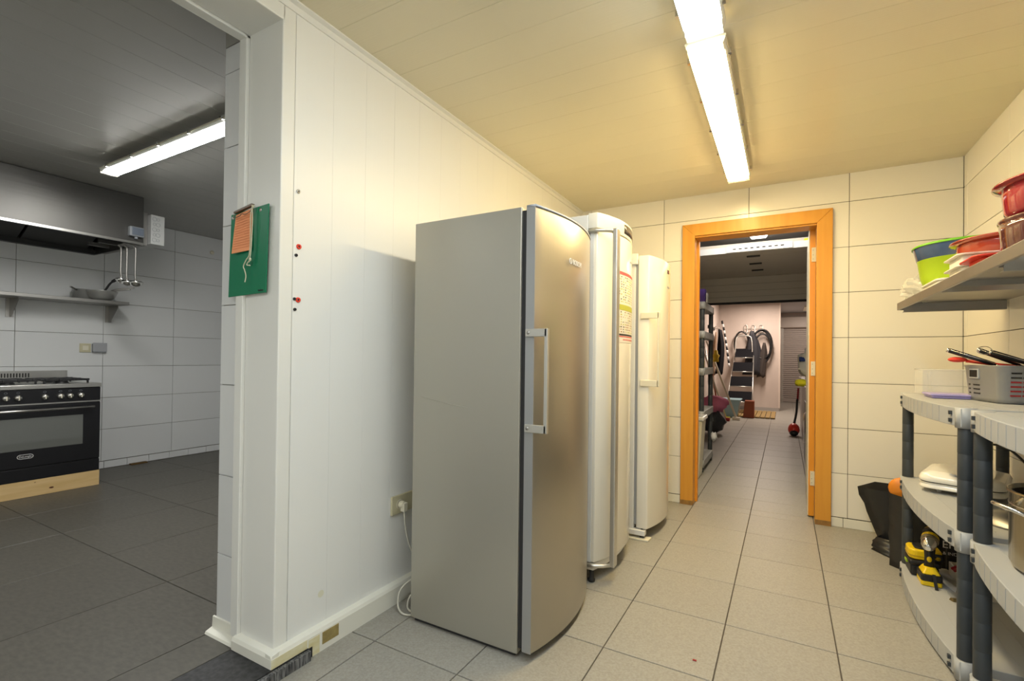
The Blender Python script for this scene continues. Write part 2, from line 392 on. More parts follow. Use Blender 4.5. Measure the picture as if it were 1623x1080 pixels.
# ------------------------------------------------------------------ setting: kitchen beyond the opening
XK, ZK = -5.70, 2.468
wk = struct('wall_kitchen')
MB().box(XK - .1, XK - .008, -1.6, 4.3, -.06, 2.6).build('wall_core', GROUTK, wk)
tiled(wk, 'tile', TILEK, 'x', XK, lines(-1.5, 1.465, .6, 4.2), [.111 + .303 * k for k in range(0, 8)] + [ZK], t=-.008, gap=.0035)
bk = struct('baseboard_kitchen')
tiled(bk, 'tile', TILEK, 'x', XK + .010, lines(-1.5, 2.27, .185, 4.2), [.041, .109], t=-.010, gap=.004)
wk2 = struct('wall_kitchen_end')
MB().box(-5.9, -1.9, 4.2, 4.35, -.06, 2.6).build('plaster', TILEK, wk2)
wk3 = struct('wall_kitchen_side')
MB().box(-1.985, -1.966, YC + .055, 4.2, .04, 2.5).build('plaster', TILEK, wk3)
ck = struct('ceiling_kitchen')
xs_ = lines(XK, -2.0, .1735, -1.84)
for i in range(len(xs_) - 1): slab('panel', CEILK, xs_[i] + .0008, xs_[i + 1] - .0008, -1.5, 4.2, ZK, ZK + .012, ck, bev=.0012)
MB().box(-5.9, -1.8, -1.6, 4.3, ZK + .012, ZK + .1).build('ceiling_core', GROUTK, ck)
tr = struct('trim_3')
MB().box(-1.99, -1.845, -1.5, YC + .014, ZK - .012, ZK).build('ceiling_board', mat('olive grey trim', (.40, .39, .34), .5), tr)

# ------------------------------------------------------------------ ceiling tube fixtures
def fixture(label, x, y, length, z, along, glow, group=None, wide=1.0):
    t = thing('ceiling_lamp', label, 'lamp', (x, y, z), group)
    def P(u, v, h): return (x + v * wide, y + u, z + h * wide) if along == 'y' else (x + u, y + v * wide, z + h * wide)
    H = length / 2
    def ext(poly, u0, u1, name, m, par, smooth=False, bev=0):
        mb = MB(); n = len(poly)
        mb.add([P(u0, a, h) for a, h in poly] + [P(u1, a, h) for a, h in poly], [list(range(n)), list(range(n, 2 * n))])
        mb.f += [[i, (i + 1) % n, n + (i + 1) % n, n + i] for i in range(n)]; mb.sm += [smooth] * n
        return mb.build(name, m, par, bevel=bev)
    if z < 2.44:
        for u in (-H + .25, H - .25):
            a = P(u, 0, 0); MB().cyl((a[0], a[1], z), (a[0], a[1], ZK), .008, 8).build('hanger', STEELD, t)
    ext([(-.050, 0), (.050, 0), (.062, -.030), (-.062, -.030)], -H + .01, H - .01, 'housing', IVORY, t)
    ext([(-.076, -.030), (.076, -.030), (.078, -.038), (-.078, -.038)], -H, H, 'rim', IVORY, t)
    prof = [(.074 * math.cos(a), -.038 - .048 * math.sin(a) ** .8) for a in [PI * (.13 + .74 * k / 10) for k in range(11)]]
    d = MB(); n = len(prof); us = [-H + .036, -H + .06, H - .06, H - .036]; sc_ = [.86, 1, 1, .86]
    for u, s_ in zip(us, sc_):
        d.v += [Vector(P(u, a * s_, -.038 + (h + .038) * s_)) for a, h in prof]
    for k in range(3):
        d.f += [[k * n + i, k * n + i + 1, (k + 1) * n + i + 1, (k + 1) * n + i] for i in range(n - 1)]; d.sm += [True] * (n - 1)
    d.f += [list(range(n)), list(range(3 * n, 4 * n))]; d.sm += [False] * 2
    d.build('diffuser', glow, t)
    for sg in (1, -1):
        ext([(sg * .0745, -.038), (sg * .074, -.046), (sg * .0655, -.0640), (sg * .0640, -.0630), (sg * .0715, -.046), (sg * .072, -.038)], -H + .004, H - .004, 'diffuser_side', mat('frosted diffuser side', (.85, .85, .80), .4), t)
    for sgn in (-1, 1):
        for k in range(5):
            u = -H + .12 + k * (length - .24) / 4
            c = MB(); a = P(u, sgn * .078, -.03); c.box(a[0] - .008, a[0] + .008, a[1] - .008, a[1] + .008, a[2] - .016, a[2] + .006); c.build('clip', CHROME, t)
    for u0, u1 in ((-H - .004, -H + .034), (H - .034, H + .004)):
        e = MB(); a, c = P(u0, -.066, -.074), P(u1, .066, -.026)
        e.box(min(a[0], c[0]), max(a[0], c[0]), min(a[1], c[1]), max(a[1], c[1]), a[2], c[2]); e.build('end_cap', mat('clear end cap', (.85, .84, .8), .15, alpha=.45), t)
    return t
fixture('near ceiling tube lamp with white light, cut off by the top of the photo', -.275, 1.175, 1.50, ZC, 'y', tube_mat('white tube glow', LAMP_NEAR), 'tube lamps in line on the main ceiling')
fixture('far ceiling tube lamp with warm light, ending just before the door wall', -.285, 2.80, 1.60, ZC, 'y', tube_mat('warm tube glow', LAMP_FAR), 'tube lamps in line on the main ceiling')
fixture('kitchen ceiling tube lamp, left of the tiled opening and above the cooker', -3.30, 1.50, 1.60, ZK - .035, 'x', tube_mat('cool tube glow', LAMP_KITCHEN), wide=.70)

for nm_, a in (('ceiling', (-.35, -.19, -1.5, 0, ZC - .08, ZC)), ('ceiling_kitchen', (-4.15, -2.65, -.69, -.51, 2.415, ZK))):
    MB().box(*a).build('lamp_housing', IVORY, bpy.data.objects[nm_])
# ------------------------------------------------------------------ door to the store
dr = struct('door_1')
JW = .095                                       # casing width
b = MB(); zt = 2.222
def casing(x0, x1, z0, z1, kind):
    m_ = MB()
    if kind == 'L': q = [(x0, z0), (x1, z0), (x1, z1 - JW), (x0, z1)]
    elif kind == 'R': q = [(x0, z0), (x1, z0), (x1, z1), (x0, z1 - JW)]
    else: q = [(x0, z1), (x1, z1), (x1 - JW, z0), (x0 + JW, z0)]
    m_.prism(q, YB - .026, YB - .001, 'y'); return m_.build('frame_casing', WOOD, dr, bevel=.003)
casing(-.722, -.722 + JW, 0, zt, 'L'); casing(.289 - JW, .289, 0, zt, 'R'); casing(-.722, .289, zt - JW, zt, 'T')
MB().box(-.655, -.627, YB - .012, YB + .145, 0, 2.127).build('frame_jamb', WOOD, dr, bevel=.002)
MB().box(.194, .225, YB - .012, YB + .075, 0, 2.127).build('frame_jamb', WOOD, dr, bevel=.002)
MB().box(-.627, .194, YB - .012, YB + .145, 2.115, 2.14).build('frame_head', WOOD, dr, bevel=.002)
MB().box(-.628, -.612, YB + .10, YB + .145, 0, 2.115).build('door_stop', WOODE, dr)
for a, c in ((-.7225, -.626), (.193, .2895)): MB().box(a, c, YB - .0268, YB - .020, 0, .035).build('worn_foot', WOODD, dr)
# leaf, swung open into the store, hinged on the right jamb
leaf = thing('door_leaf', 'cream door leaf standing open beyond the doorway, seen edge on', 'door', (.175, YB + .135, .01)); leaf['kind'] = 'thing'
ang = math.radians(89)
def LP(s_, t_, z): # s_ along the leaf, t_ across
    d = Vector((math.cos(ang), math.sin(ang), 0)); n = Vector((d.y, -d.x, 0)); return Vector((.155, YB + .135, z)) + d * s_ + n * t_
def lbox(s0, s1, t0, t1, z0, z1):
    return MB().hull8([LP(s0, t0, z0), LP(s1, t0, z0), LP(s1, t1, z0), LP(s0, t1, z0)], [LP(s0, t0, z1), LP(s1, t0, z1), LP(s1, t1, z1), LP(s0, t1, z1)])
lbox(.004, .80, -.002, .042, .012, 2.12).build('panel', DOORW, leaf, bevel=.001)
lbox(-.004, .004, .004, .040, .012, 2.12).build('edge_band', WOODE, leaf)
for z in (.235, 1.04, 1.88):
    h = lbox(-.010, -.004, .014, .052, z, z + .105).build('hinge', IVORY, leaf, bevel=.001)
    k = MB().cyl(LP(-.008, .050, z), LP(-.008, .050, z + .105), .006, 10); k.build('hinge_pin', IVORY, h)
    for q in (.02, .05, .085):
        s_ = MB(); c = LP(-.0105, .024, z + q); s_.ell(c, (.003, .0015, .003), 8, 5); s_.build('screw', STEELD, h)

# ------------------------------------------------------------------ fridges
def bow(y0, y1, xe, xm, n=14):      # bowed front outline from y0 to y1 in plan (x,y)
    return [(xe + (xm - xe) * (1 - (2 * k / n - 1) ** 2), y0 + (y1 - y0) * k / n) for k in range(n + 1)]
# 1: silver
f1 = thing('refrigerator', 'tall silver grey refrigerator nearest the camera, with bowed steel door', 'refrigerator', (-1.14, 1.9, 0))
c = MB().box(-1.415, -.885, 1.600, 2.185, .018, 1.728); c.build('cabinet', SILVP, f1, bevel=.003)
MB().box(-1.40, -.90, 1.612, 2.175, .003, .02).build('plinth', RUBBER, f1)
MB().box(-.888, -.862, 1.609, 2.178, .04, 1.715).build('door_seal', RUBBER, f1)
d1 = MB(); d1.prism([(-.862, 1.603)] + bow(1.603, 2.185, -.828, -.782) + [(-.862, 2.185)], .035, 1.722, 'z', True); d1 = d1.build('door', SILVD, f1, bevel=.0015)
MB().box(-.8635, -.8265, 1.600, 1.6035, .035, 1.722).build('door_edge', SILVE, d1)
tp = MB(); tp.prism([(-.864, 1.601)] + bow(1.601, 2.187, -.826, -.780) + [(-.864, 2.187)], 1.722, 1.731, 'z', True); tp.build('top_cap', GREYP, d1)
hd = MB()
for z in (1.228, .868): hd.box(-.858, -.768, 1.588, 1.600, z, z + .030)
hd.box(-.778, -.764, 1.588, 1.604, .868, 1.258)
hd = hd.build('door_handle', SATIN, f1, bevel=.002)
for z in (1.243, .883): MB().lathe([(0, -.0015), (.006, -.0015), (.007, 0)], (-.846, 1.588, z), 12, 'y').build('screw', STEELD, hd)
text('brand_mark', 'BOSCH', .030, (-.7795, 1.905, 1.553), '+x', LETW, f1, sx=.95)
rg = MB().tube([Vector((-.780, 1.835 + .011 * math.cos(a), 1.553 + .011 * math.sin(a))) for a in [2 * PI * k / 16 for k in range(16)]], .0016, 6, closed=True); rg.build('brand_ring', LETW, f1)
dn = MB()
for k in range(8):
    pass
dn.tube([(-1.37, 1.5998, .975), (-1.30, 1.5995, .965), (-1.22, 1.5992, .952), (-1.13, 1.5996, .944)], [.0006, .0016, .0016, .0006], 6); dn.build('dent_crease', SILVP, f1)
def f2x_(y): u = (y - 2.332) / (2.923 - 2.332) * 2 - 1; return -.845 + .073 * (1 - u * u)
# 2: white with long bar handle
f2 = thing('refrigerator', 'middle white refrigerator with full-height bar handle and leaflet on door', 'refrigerator', (-1.14, 2.63, 0))
MB().box(-1.46, -.895, 2.330, 2.925, .065, 1.895).build('cabinet', WHITE, f2, bevel=.004)
MB().box(-.895, -.880, 2.338, 2.918, .10, 1.82).build('door_seal', GREYP, f2)
hb = MB(); hb.prism([(-.895, 2.330)] + bow(2.330, 2.925, -.845, -.772) + [(-.895, 2.925)], 1.822, 1.902, 'z', True); hb = hb.build('top_band', CREAM, f2, bevel=.003)
arc = bow(2.330, 2.925, -.8445, -.7715, 20)
wn = MB(); seg = arc[8:19]; wn.prism([(a - .004, b_) for a, b_ in seg[::-1]] + [(a + .0012, b_) for a, b_ in seg], 1.838, 1.888, 'z', True); wn.build('display_window', DARKW, hb)
d2 = MB(); d2.prism([(-.880, 2.332)] + bow(2.332, 2.923, -.845, -.772) + [(-.880, 2.923)], .105, 1.815, 'z', True); d2.build('door', CREAM, f2, bevel=.004)
MB().box(-.882, -.862, 2.3295, 2.3325, .105, 1.815).build('door_edge', WHITE, f2)
kp = MB(); kp.prism([(-.895, 2.335)] + bow(2.335, 2.92, -.85, -.80) + [(-.895, 2.92)], .062, .098, 'z', True); kp.build('kick_plate', WHITE, f2, bevel=.003)
for z in (1.806, .093):
    MB().tube([(-.888, 2.322, z), (-.845, 2.322, z), (-.800, 2.345, z), (-.758, 2.388, z)], .011, 8).build('handle_bracket', SATIN, f2)
MB().box(-.775, -.748, 2.362, 2.412, .085, 1.818).build('door_handle', SATIN, f2, bevel=.006, seg=3)
for (x, y) in ((-.865, 2.352), (-.865, 2.90), (-1.42, 2.36), (-1.42, 2.90)):
    MB().lathe([(0, 0), (.018, 0), (.020, .012), (.012, .018), (.012, .07)], (x, y, 0), 14).build('foot', RUBBER, f2)
text('brand_mark', 'BOSCH', .016, (f2x_(2.70) + .001, 2.70, 1.700), '+x', GREYP, f2)
# leaflet on its door
def f2x(y): u = (y - 2.332) / (2.923 - 2.332) * 2 - 1; return -.845 + .073 * (1 - u * u)
lf = thing('leaflet', 'long printed leaflet stuck on the middle white refrigerator door', 'leaflet', (f2x(2.66), 2.66, 1.24))
def sheet(y0, y1, z0, z1, off, n=8):
    mb = MB(); vs = []
    for k in range(n + 1):
        y = y0 + (y1 - y0) * k / n; x = f2x(y) + off
        vs += [(x, y, z0), (x, y, z1)]
    return mb.add(vs, [(2 * k, 2 * k + 2, 2 * k + 3, 2 * k + 1) for k in range(n)])
sheet(2.495, 2.80, 1.238, 1.630, .0012).build('sheet', PAPER, lf)
sheet(2.497, 2.798, 1.608, 1.624, .0020).build('header_print', PINKW, lf)
sheet(2.497, 2.798, 1.415, 1.445, .0020).build('green_band', OLIVE, lf)
sheet(2.497, 2.798, 1.276, 1.285, .0020).build('rule_print', LETD, lf); sheet(2.497, 2.798, 1.268, 1.273, .0020).build('red_rule', PINKW, lf)
mk = [MB(), MB(), MB(), MB()]
for zz0, zz1 in ((1.458, 1.600), (1.293, 1.405)):
    z = zz0
    while z < zz1:
        for k in range(11):
            y = 2.503 + k * .0268 + random.uniform(-.003, .003)
            if random.random() < .82:
                L_ = random.uniform(.007, .017); q = sheet(y, y + L_, z, z + .006, .0018, 1); mk[random.choice((0, 0, 1, 2))].add(q.v, q.f)
        z += .0135
for k in range(16):
    q = sheet(2.56 + k * .0145, 2.56 + k * .0145 + .009, 1.250, 1.258, .0018, 1); mk[3].add(q.v, q.f)
for m_, mm in zip(mk, (OLIVE, LETD, mat('brown print', (.35, .16, .06), .6), PINKW)):
    o = m_.build('small_print', mm, lf); o['kind'] = 'stuff'
# 3: white
f3 = thing('refrigerator', 'farthest white refrigerator beside the wooden door frame, with short bar handle', 'refrigerator', (-1.1, 3.36, 0))
MB().box(-1.42, -.842, 3.045, 3.645, .062, 1.815).build('cabinet', WHITE, f3, bevel=.004)
MB().box(-.842, -.826, 3.055, 3.637, .09, 1.79).build('door_seal', GREYP, f3)
d3 = MB(); d3.prism([(-.826, 3.047)] + bow(3.047, 3.643, -.755, -.702) + [(-.826, 3.643)], .068, 1.812, 'z', True); d3 = d3.build('door', CREAM, f3, bevel=.008, seg=3)
hd = MB()
for z in (1.405, .975): hd.box(-.805, -.690, 3.033, 3.047, z, z + .040)
hd.box(-.700, -.684, 3.033, 3.050, .975, 1.445); hd.build('door_handle', IVORY, f3, bevel=.003)
MB().box(-.87, -.826, 3.03, 3.046, 1.755, 1.825).build('hinge_cover', WHITE, f3, bevel=.003)
MB().box(-.87, -.765, 3.03, 3.075, .028, .062).build('hinge_foot', WHITE, f3, bevel=.004)
for (x, y) in ((-.79, 3.06), (-1.38, 3.08), (-1.38, 3.6), (-.86, 3.6)):
    MB().lathe([(0, 0), (.014, 0), (.015, .02), (.008, .026), (.008, .06)], (x, y, .012 if (x, y) == (-.79, 3.06) else 0), 12).build('foot', RUBBER, f3)
dp = MB().box(-.7070, -.7008, 3.325, 3.375, 1.735, 1.758); dp = dp.build('display_window', DARKW, f3)
MB().box(-.7009, -.7002, 3.352, 3.366, 1.739, 1.753).build('red_light', REDD, dp)
text('brand_mark', 'BOSCH', .020, (-.7012, 3.36, 1.640), '+x', GREYP, f3)
wg = MB(); wg.prism([(-.90, 3.02), (-.74, 3.02), (-.735, 3.09), (-.90, 3.09)], 0, .012, 'z')
one(wg, 'wedge', IVORY, 'thin cream plastic wedge under the front foot of the farthest refrigerator', 'wedge', bevel=.003)

# wall socket, plugs, cables
so = thing('wall_socket', 'beige double wall socket on the white partition beside the silver refrigerator', 'socket', (XP, 1.77, .41))
MB().box(XP, XP + .012, 1.662, 1.885, .405, .492).build('face_plate', SOCKET, so, bevel=.003)
for y in (1.712, 1.838): MB().lathe([(.0, .0125), (.018, .0125), (.021, .0145), (.023, .0125)], (XP, y, .449), 20, 'x').build('outlet', IVORY, so)
def plug(y, label, path):
    t = thing('power_plug', label, 'plug', (XP + .013, y, .42))
    b_ = MB(); b_.cyl((XP + .015, y, .449), (XP + .040, y, .449), .017, 14); b_.box(XP + .026, XP + .050, y - .012, y + .012, .420, .460); b_.build('plug_body', IVORY, t, bevel=.002)
    MB().tube(path, .0042, 8).build('cord', CABLE, t)
def smooth(pts, n=8):
    pts = [Vector(p) for p in pts]; out = []
    P_ = [pts[0]] + pts + [pts[-1]]
    for i in range(1, len(P_) - 2):
        for k in range(n):
            t = k / n; a, b_, c_, d_ = P_[i - 1], P_[i], P_[i + 1], P_[i + 2]
            out.append(.5 * ((2 * b_) + (c_ - a) * t + (2 * a - 5 * b_ + 4 * c_ - d_) * t * t + (3 * b_ - a - 3 * c_ + d_) * t ** 3))
    out.append(pts[-1]); return out
plug(1.712, 'left white plug in the beige wall socket, its cord hanging down', smooth([(XP + .04, 1.712, .422), (XP + .042, 1.720, .34), (XP + .045, 1.75, .24), (XP + .05, 1.79, .19), (XP + .07, 1.87, .14), (XP + .1, 1.95, .10)]))
plug(1.838, 'right white plug in the beige wall socket, half behind the refrigerator', smooth([(XP + .04, 1.838, .422), (XP + .045, 1.855, .36), (XP + .05, 1.90, .30), (XP + .06, 1.96, .22)]))
lc = MB()
lc.tube(smooth([(-1.45, 1.80, .12), (-1.49, 1.72, .125), (-1.52, 1.655, .09), (-1.515, 1.63, .03), (-1.47, 1.615, .008), (-1.42, 1.64, .008), (-1.40, 1.70, .008)]), .0042, 8)
lc.tube(smooth([(-1.43, 1.80, .07), (-1.47, 1.74, .075), (-1.495, 1.69, .05), (-1.485, 1.66, .012), (-1.44, 1.65, .008), (-1.40, 1.68, .008)]), .0042, 8)
one(lc, 'power_cord', CABLE, 'pale power cord looped on the floor behind the silver refrigerator', 'cord')  # loops of power cord

# ------------------------------------------------------------------ clipboard on the jamb
cb = thing('clipboard', 'green clipboard hanging tilted on the jamb, with orange lined paper', 'clipboard', (-1.76, YC - .004, 1.37))
YQ = YC - .014
b_ = MB(); b_.hull8([(-1.878, YQ, 1.688), (-1.645, YQ, 1.700), (-1.655, YQ, 1.376), (-1.890, YQ, 1.370)], [(-1.878, YQ + .004, 1.688), (-1.645, YQ + .004, 1.700), (-1.655, YQ + .004, 1.376), (-1.890, YQ + .004, 1.370)])
b_.build('board', GREEN, cb, bevel=.0012)
pp = MB(); Y2 = YQ - .003
pp.hull8([(-1.842, Y2, 1.682), (-1.737, Y2, 1.694), (-1.738, Y2 - .004, 1.538), (-1.850, Y2 - .010, 1.533)], [(-1.842, Y2 + .002, 1.682), (-1.737, Y2 + .002, 1.694), (-1.738, Y2 - .002, 1.538), (-1.850, Y2 - .008, 1.533)])
pp = pp.build('note_pad', ORANGEP, cb)
for k in range(13):
    f = .12 + k * .065; z0 = 1.682 + (1.533 - 1.682) * f; z1 = 1.694 + (1.538 - 1.694) * f; yy0 = Y2 - .010 * f - .0006; yy1 = Y2 - .004 * f - .0006
    x0 = -1.842 - .008 * f + .006; x1 = -1.737 - .001 * f - .003
    MB().add([(x0, yy0, z0), (x1, yy1, z1), (x1, yy1, z1 + .0014), (x0, yy0, z0 + .0014)], [(0, 1, 2, 3)]).build('ruled_line', PLINE, pp)
MB().hull8([(-1.842, Y2 - .010, 1.686), (-1.728, Y2 - .010, 1.700), (-1.728, Y2 + .003, 1.700), (-1.842, Y2 + .003, 1.686)], [(-1.842, Y2 - .010, 1.693), (-1.728, Y2 - .010, 1.709), (-1.728, Y2 + .003, 1.709), (-1.842, Y2 + .003, 1.693)]).build('clip', mat('bronze clip', (.20, .16, .13), .35, metal=.8), cb, bevel=.001)
MB().tube(smooth([(-1.842, Y2 - .006, 1.684), (-1.840, Y2 - .010, 1.668), (-1.80, Y2 - .012, 1.670), (-1.785, Y2 - .012, 1.676), (-1.76, Y2 - .012, 1.672), (-1.735, Y2 - .010, 1.680), (-1.730, Y2 - .006, 1.696)]), .0014, 6).build('clip_wire', mat('bronze clip', (.2, .16, .13)), cb)
for x, z in ((-1.866, 1.674), (-1.693, 1.683)): MB().lathe([(0, -.003), (.004, -.003), (.007, 0)], (x, YQ, z), 12, 'y').build('screw', STEEL, cb)
st = MB()
st.tube(smooth([(-1.725, Y2 - .01, 1.700), (-1.716, Y2 - .012, 1.66), (-1.718, Y2 - .012, 1.60), (-1.722, Y2 - .012, 1.54), (-1.730, Y2 - .012, 1.50), (-1.732, Y2 - .012, 1.49)]), .0018, 6)
st.tube(smooth([(-1.722, Y2 - .01, 1.698), (-1.728, Y2 - .012, 1.66), (-1.728, Y2 - .012, 1.56), (-1.735, Y2 - .012, 1.515), (-1.752, Y2 - .012, 1.500), (-1.768, Y2 - .012, 1.478), (-1.760, Y2 - .012, 1.462), (-1.752, Y2 - .012, 1.44), (-1.758, Y2 - .012, 1.418)]), [.0018] * 60 + [.0026] * 5, 6) if False else None
st.tube(smooth([(-1.722, Y2 - .01, 1.698), (-1.728, Y2 - .012, 1.66), (-1.728, Y2 - .012, 1.56), (-1.735, Y2 - .012, 1.515), (-1.752, Y2 - .012, 1.500), (-1.768, Y2 - .012, 1.478), (-1.760, Y2 - .012, 1.462), (-1.752, Y2 - .012, 1.44), (-1.758, Y2 - .012, 1.418)]), .0022, 6)
st.ell((-1.728, Y2 - .012, 1.500), (.006, .004, .007), 8, 6); st.tube(smooth([(-1.730, Y2 - .012, 1.498), (-1.748, Y2 - .012, 1.482), (-1.728, Y2 - .012, 1.478)]), .0022, 6)
st.tube(smooth([(-1.722, Y2 - .01, 1.700), (-1.712, Y2 - .014, 1.690), (-1.706, Y2 - .012, 1.697)]), .0028, 6)
st.build('string', STRING, cb)
text('print', 'Qualiteit', .009, (-1.685, YQ - .0006, 1.386), '-y', LETD, cb)

# ------------------------------------------------------------------ kitchen: cooker, hood, shelf
XS = -5.035
ck_ = thing('cooker', 'wide black range cooker with steel hob on a pine plinth', 'cooker', (-5.35, 1.3, .04))
Y0, Y1 = .80, 1.812
MB().box(XK + .03, XS - .006, Y0, Y1, .165, .862).build('body', BLACK, ck_, bevel=.003)
MB().box(XK + .03, XS + .010, Y0 - .006, Y1 + .004, .862, .895).build('hob_top', STEEL, ck_, bevel=.003)
MB().box(XK + .012, XK + .03, Y0, 1.80, .895, .985).build('back_guard', STEEL, ck_, bevel=.002)
vg = MB()
for k in range(30): vg.box(XK + .0295, XK + .0315, 1.02 + k * .018, 1.028 + k * .018, .93, .965)
vg = vg.build('vent_slots', BLACKP, ck_); vg['kind'] = 'stuff'
gr = []
for gi, gy in enumerate((.83, 1.15, 1.47)):
    g = MB()
    for x in (XS - .10, XS - .27, XS - .44): g.box(x, x + .012, gy, gy + .30, .915, .932)
    for k in range(4): g.box(XS - .46, XS - .07, gy + .02 + k * .083, gy + .032 + k * .083, .915, .932)
    for x in (XS - .09, XS - .44):
        for y in (gy + .01, gy + .28): g.box(x, x + .012, y, y + .012, .895, .92)
    g = g.build('pan_grate', BLACKP, ck_, bevel=.002)
    for x in (XS - .19, XS - .36): MB().lathe([(0, .024), (.035, .022), (.045, .010), (.05, 0)], (x, gy + .15, .895), 16).build('burner', BLACKP, ck_)
MB().box(XS - .006, XS + .002, Y0, Y1, .752, .858).build('control_panel', BLACK, ck_, bevel=.002)
MB().box(XS - .004, XS + .008, Y0, Y1, .742, .752).build('panel_rail', STEEL, ck_)
for ky in (1.683, 1.616, 1.558, 1.466 - .0, 1.318, 1.252, 1.10, 1.0, .9):
    k = MB().lathe([(.021, 0), (.022, .010), (.017, .024), (0, .026)], (XS + .002, ky, .800), 20, 'x').build('knob', STEEL, ck_)
    MB().box(XS + .024, XS + .031, ky - .003, ky + .003, .785, .815).build('knob_grip', IVORY, k)
    mk_ = MB().tube([Vector((XS + .0025, ky + .009 * math.cos(a), .838 + .006 * math.sin(a))) for a in [2 * PI * q / 10 for q in range(10)]], .0008, 4, closed=True); mk_.build('knob_mark', GREYP, k)
dd = MB().box(XS - .006, XS + .004, Y0, Y1, .27, .735).build('oven_door', BLACK, ck_, bevel=.003)
MB().box(XS + .0035, XS + .0055, Y0 + .06, 1.70, .402, .642).build('oven_window', OVENG, dd)
MB().box(XS - .006, XS + .003, Y0, Y1, .168, .262).build('storage_drawer', BLACK, ck_, bevel=.003)
hh = MB(); hh.cyl((XS + .045, Y0 + .05, .703), (XS + .045, 1.76, .703), .010, 12)
for y in (Y0 + .08, 1.72): hh.cyl((XS + .004, y, .703), (XS + .045, y, .703), .008, 10)
hh.build('oven_handle', STEEL, ck_)
lg = MB(); a_ = []
for k in range(24):
    t = 2 * PI * k / 24; c_ = math.cos(t); s_ = math.sin(t); a_.append(Vector((XS + .006, 1.362 + (.025 if c_ > 0 else -.025) + .019 * c_, .353 + .0155 * s_)))
lg.tube(a_, .0018, 6, closed=True); lg.build('brand_oval', LETW, ck_)
text('brand_mark', "DeLonghi", .019, (XS + .0062, 1.362, .353), '+x', LETW, ck_, sx=.95)
pl = MB().box(XK + .05, XS + .002, Y0, Y1 + .002, .041, .165).build('plinth', PINE, ck_, bevel=.001)
for y, z, r in ((1.515, .085, .011), (1.42, .145, .004)):
    MB().add([(XS + .0026, y + 1.3 * r * math.cos(2 * PI * q / 14), z + .6 * r * math.sin(2 * PI * q / 14)) for q in range(14)], [list(range(14))]).build('wood_knot', KNOT, pl)
MB().box(XK + .001, XK + .014, 1.83, 1.885, .60, .76).build('tmp', SOCKET, None)
o = bpy.data.objects['tmp']; o.name = 'wall_socket'; tag(o, 'beige wall socket half hidden behind the right side of the black cooker', 'socket')

XH = -4.76; ZB = 2.075
hood = thing('extractor_hood', 'large stainless steel extractor hood under the kitchen ceiling', 'hood', (-5.2, 1.2, ZB))
h0, h1 = -.4, 1.985
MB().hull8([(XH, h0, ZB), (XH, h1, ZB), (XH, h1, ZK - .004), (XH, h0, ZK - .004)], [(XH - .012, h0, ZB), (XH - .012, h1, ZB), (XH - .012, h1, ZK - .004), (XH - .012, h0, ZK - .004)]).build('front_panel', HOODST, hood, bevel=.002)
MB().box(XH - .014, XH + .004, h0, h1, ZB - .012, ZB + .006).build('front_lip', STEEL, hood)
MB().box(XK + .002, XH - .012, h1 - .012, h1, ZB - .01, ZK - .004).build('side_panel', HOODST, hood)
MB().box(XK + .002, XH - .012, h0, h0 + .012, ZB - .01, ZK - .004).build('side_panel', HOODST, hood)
MB().box(XK + .002, XK + .014, h0 + .012, h1 - .012, ZB - .01, ZK - .004).build('rear_panel', HOODIN, hood)
MB().box(XK + .014, XK + .060, h0 + .012, h1 - .012, ZB - .01, ZB + .03).build('grease_gutter', HOODIN, hood)
MB().box(XH - .050, XH - .012, h0 + .012, h1 - .012, ZB - .01, ZB + .0).build('inner_lip', HOODIN, hood)
for k in range(5):
    y = h0 + .03 + k * .46
    MB().hull8([(XK + .06, y, ZB + .03), (XH - .30, y, ZB + .28), (XH - .30, y + .44, ZB + .28), (XK + .06, y + .44, ZB + .03)], [(XK + .05, y, ZB + .05), (XH - .31, y, ZB + .30), (XH - .31, y + .44, ZB + .30), (XK + .05, y + .44, ZB + .05)]).build('grease_filter', mat('hood filter', (.10, .10, .10), .45, metal=.7), hood)
MB().box(XH - .31, XH - .012, h0 + .012, h1 - .012, ZB + .28, ZB + .30).build('inner_roof', HOODIN, hood)
for x in (XH - .62, XH - .42):
    MB().box(x, x + .03, h1 - .16, h1 - .012, ZB + .02, ZB + .05).build('cross_bar', STEELD, hood)
MB().box(XK + .1, XH - .06, h1, h1 + .052, ZB, 2.36).build('side_box', STEELD, hood)
sw = thing('hood_switch', 'grey weatherproof switch box on the right end of the steel hood', 'switch', (XH, 1.93, 2.11))
MB().box(XH, XH + .045, 1.872, 1.975, 2.118, 2.198).build('housing', GREYP, sw, bevel=.008, seg=3)
MB().box(XH + .045, XH + .052, 1.885, 1.965, 2.128, 2.188).build('flap', mat('blue grey flap', (.16, .19, .24), .35), sw, bevel=.003)
MB().cyl((XH + .02, 1.925, 2.100), (XH + .02, 1.925, 2.118), .012, 12).build('cable_gland', GREYP, sw)
cx = thing('control_box', 'white box with ring pattern on the right side of the hood', 'box', (XH - .2, 2.09, 2.09))
MB().box(XH - .30, XH + .0, 2.040, 2.142, 2.088, 2.340).build('housing', mat('off white plastic', (.62, .63, .62), .45), cx, bevel=.003)
for i, z in enumerate((2.125, 2.17, 2.215, 2.26, 2.305)):
    for j, y in enumerate((2.065, 2.092)):
        r = .016 if (i + j) % 2 == 0 else .011
        MB().tube([Vector((XH + .001, y + r * math.cos(a), z + r * math.sin(a))) for a in [2 * PI * q / 14 for q in range(14)]], .0012, 5, closed=True).build('knockout_ring', GREYP, cx)
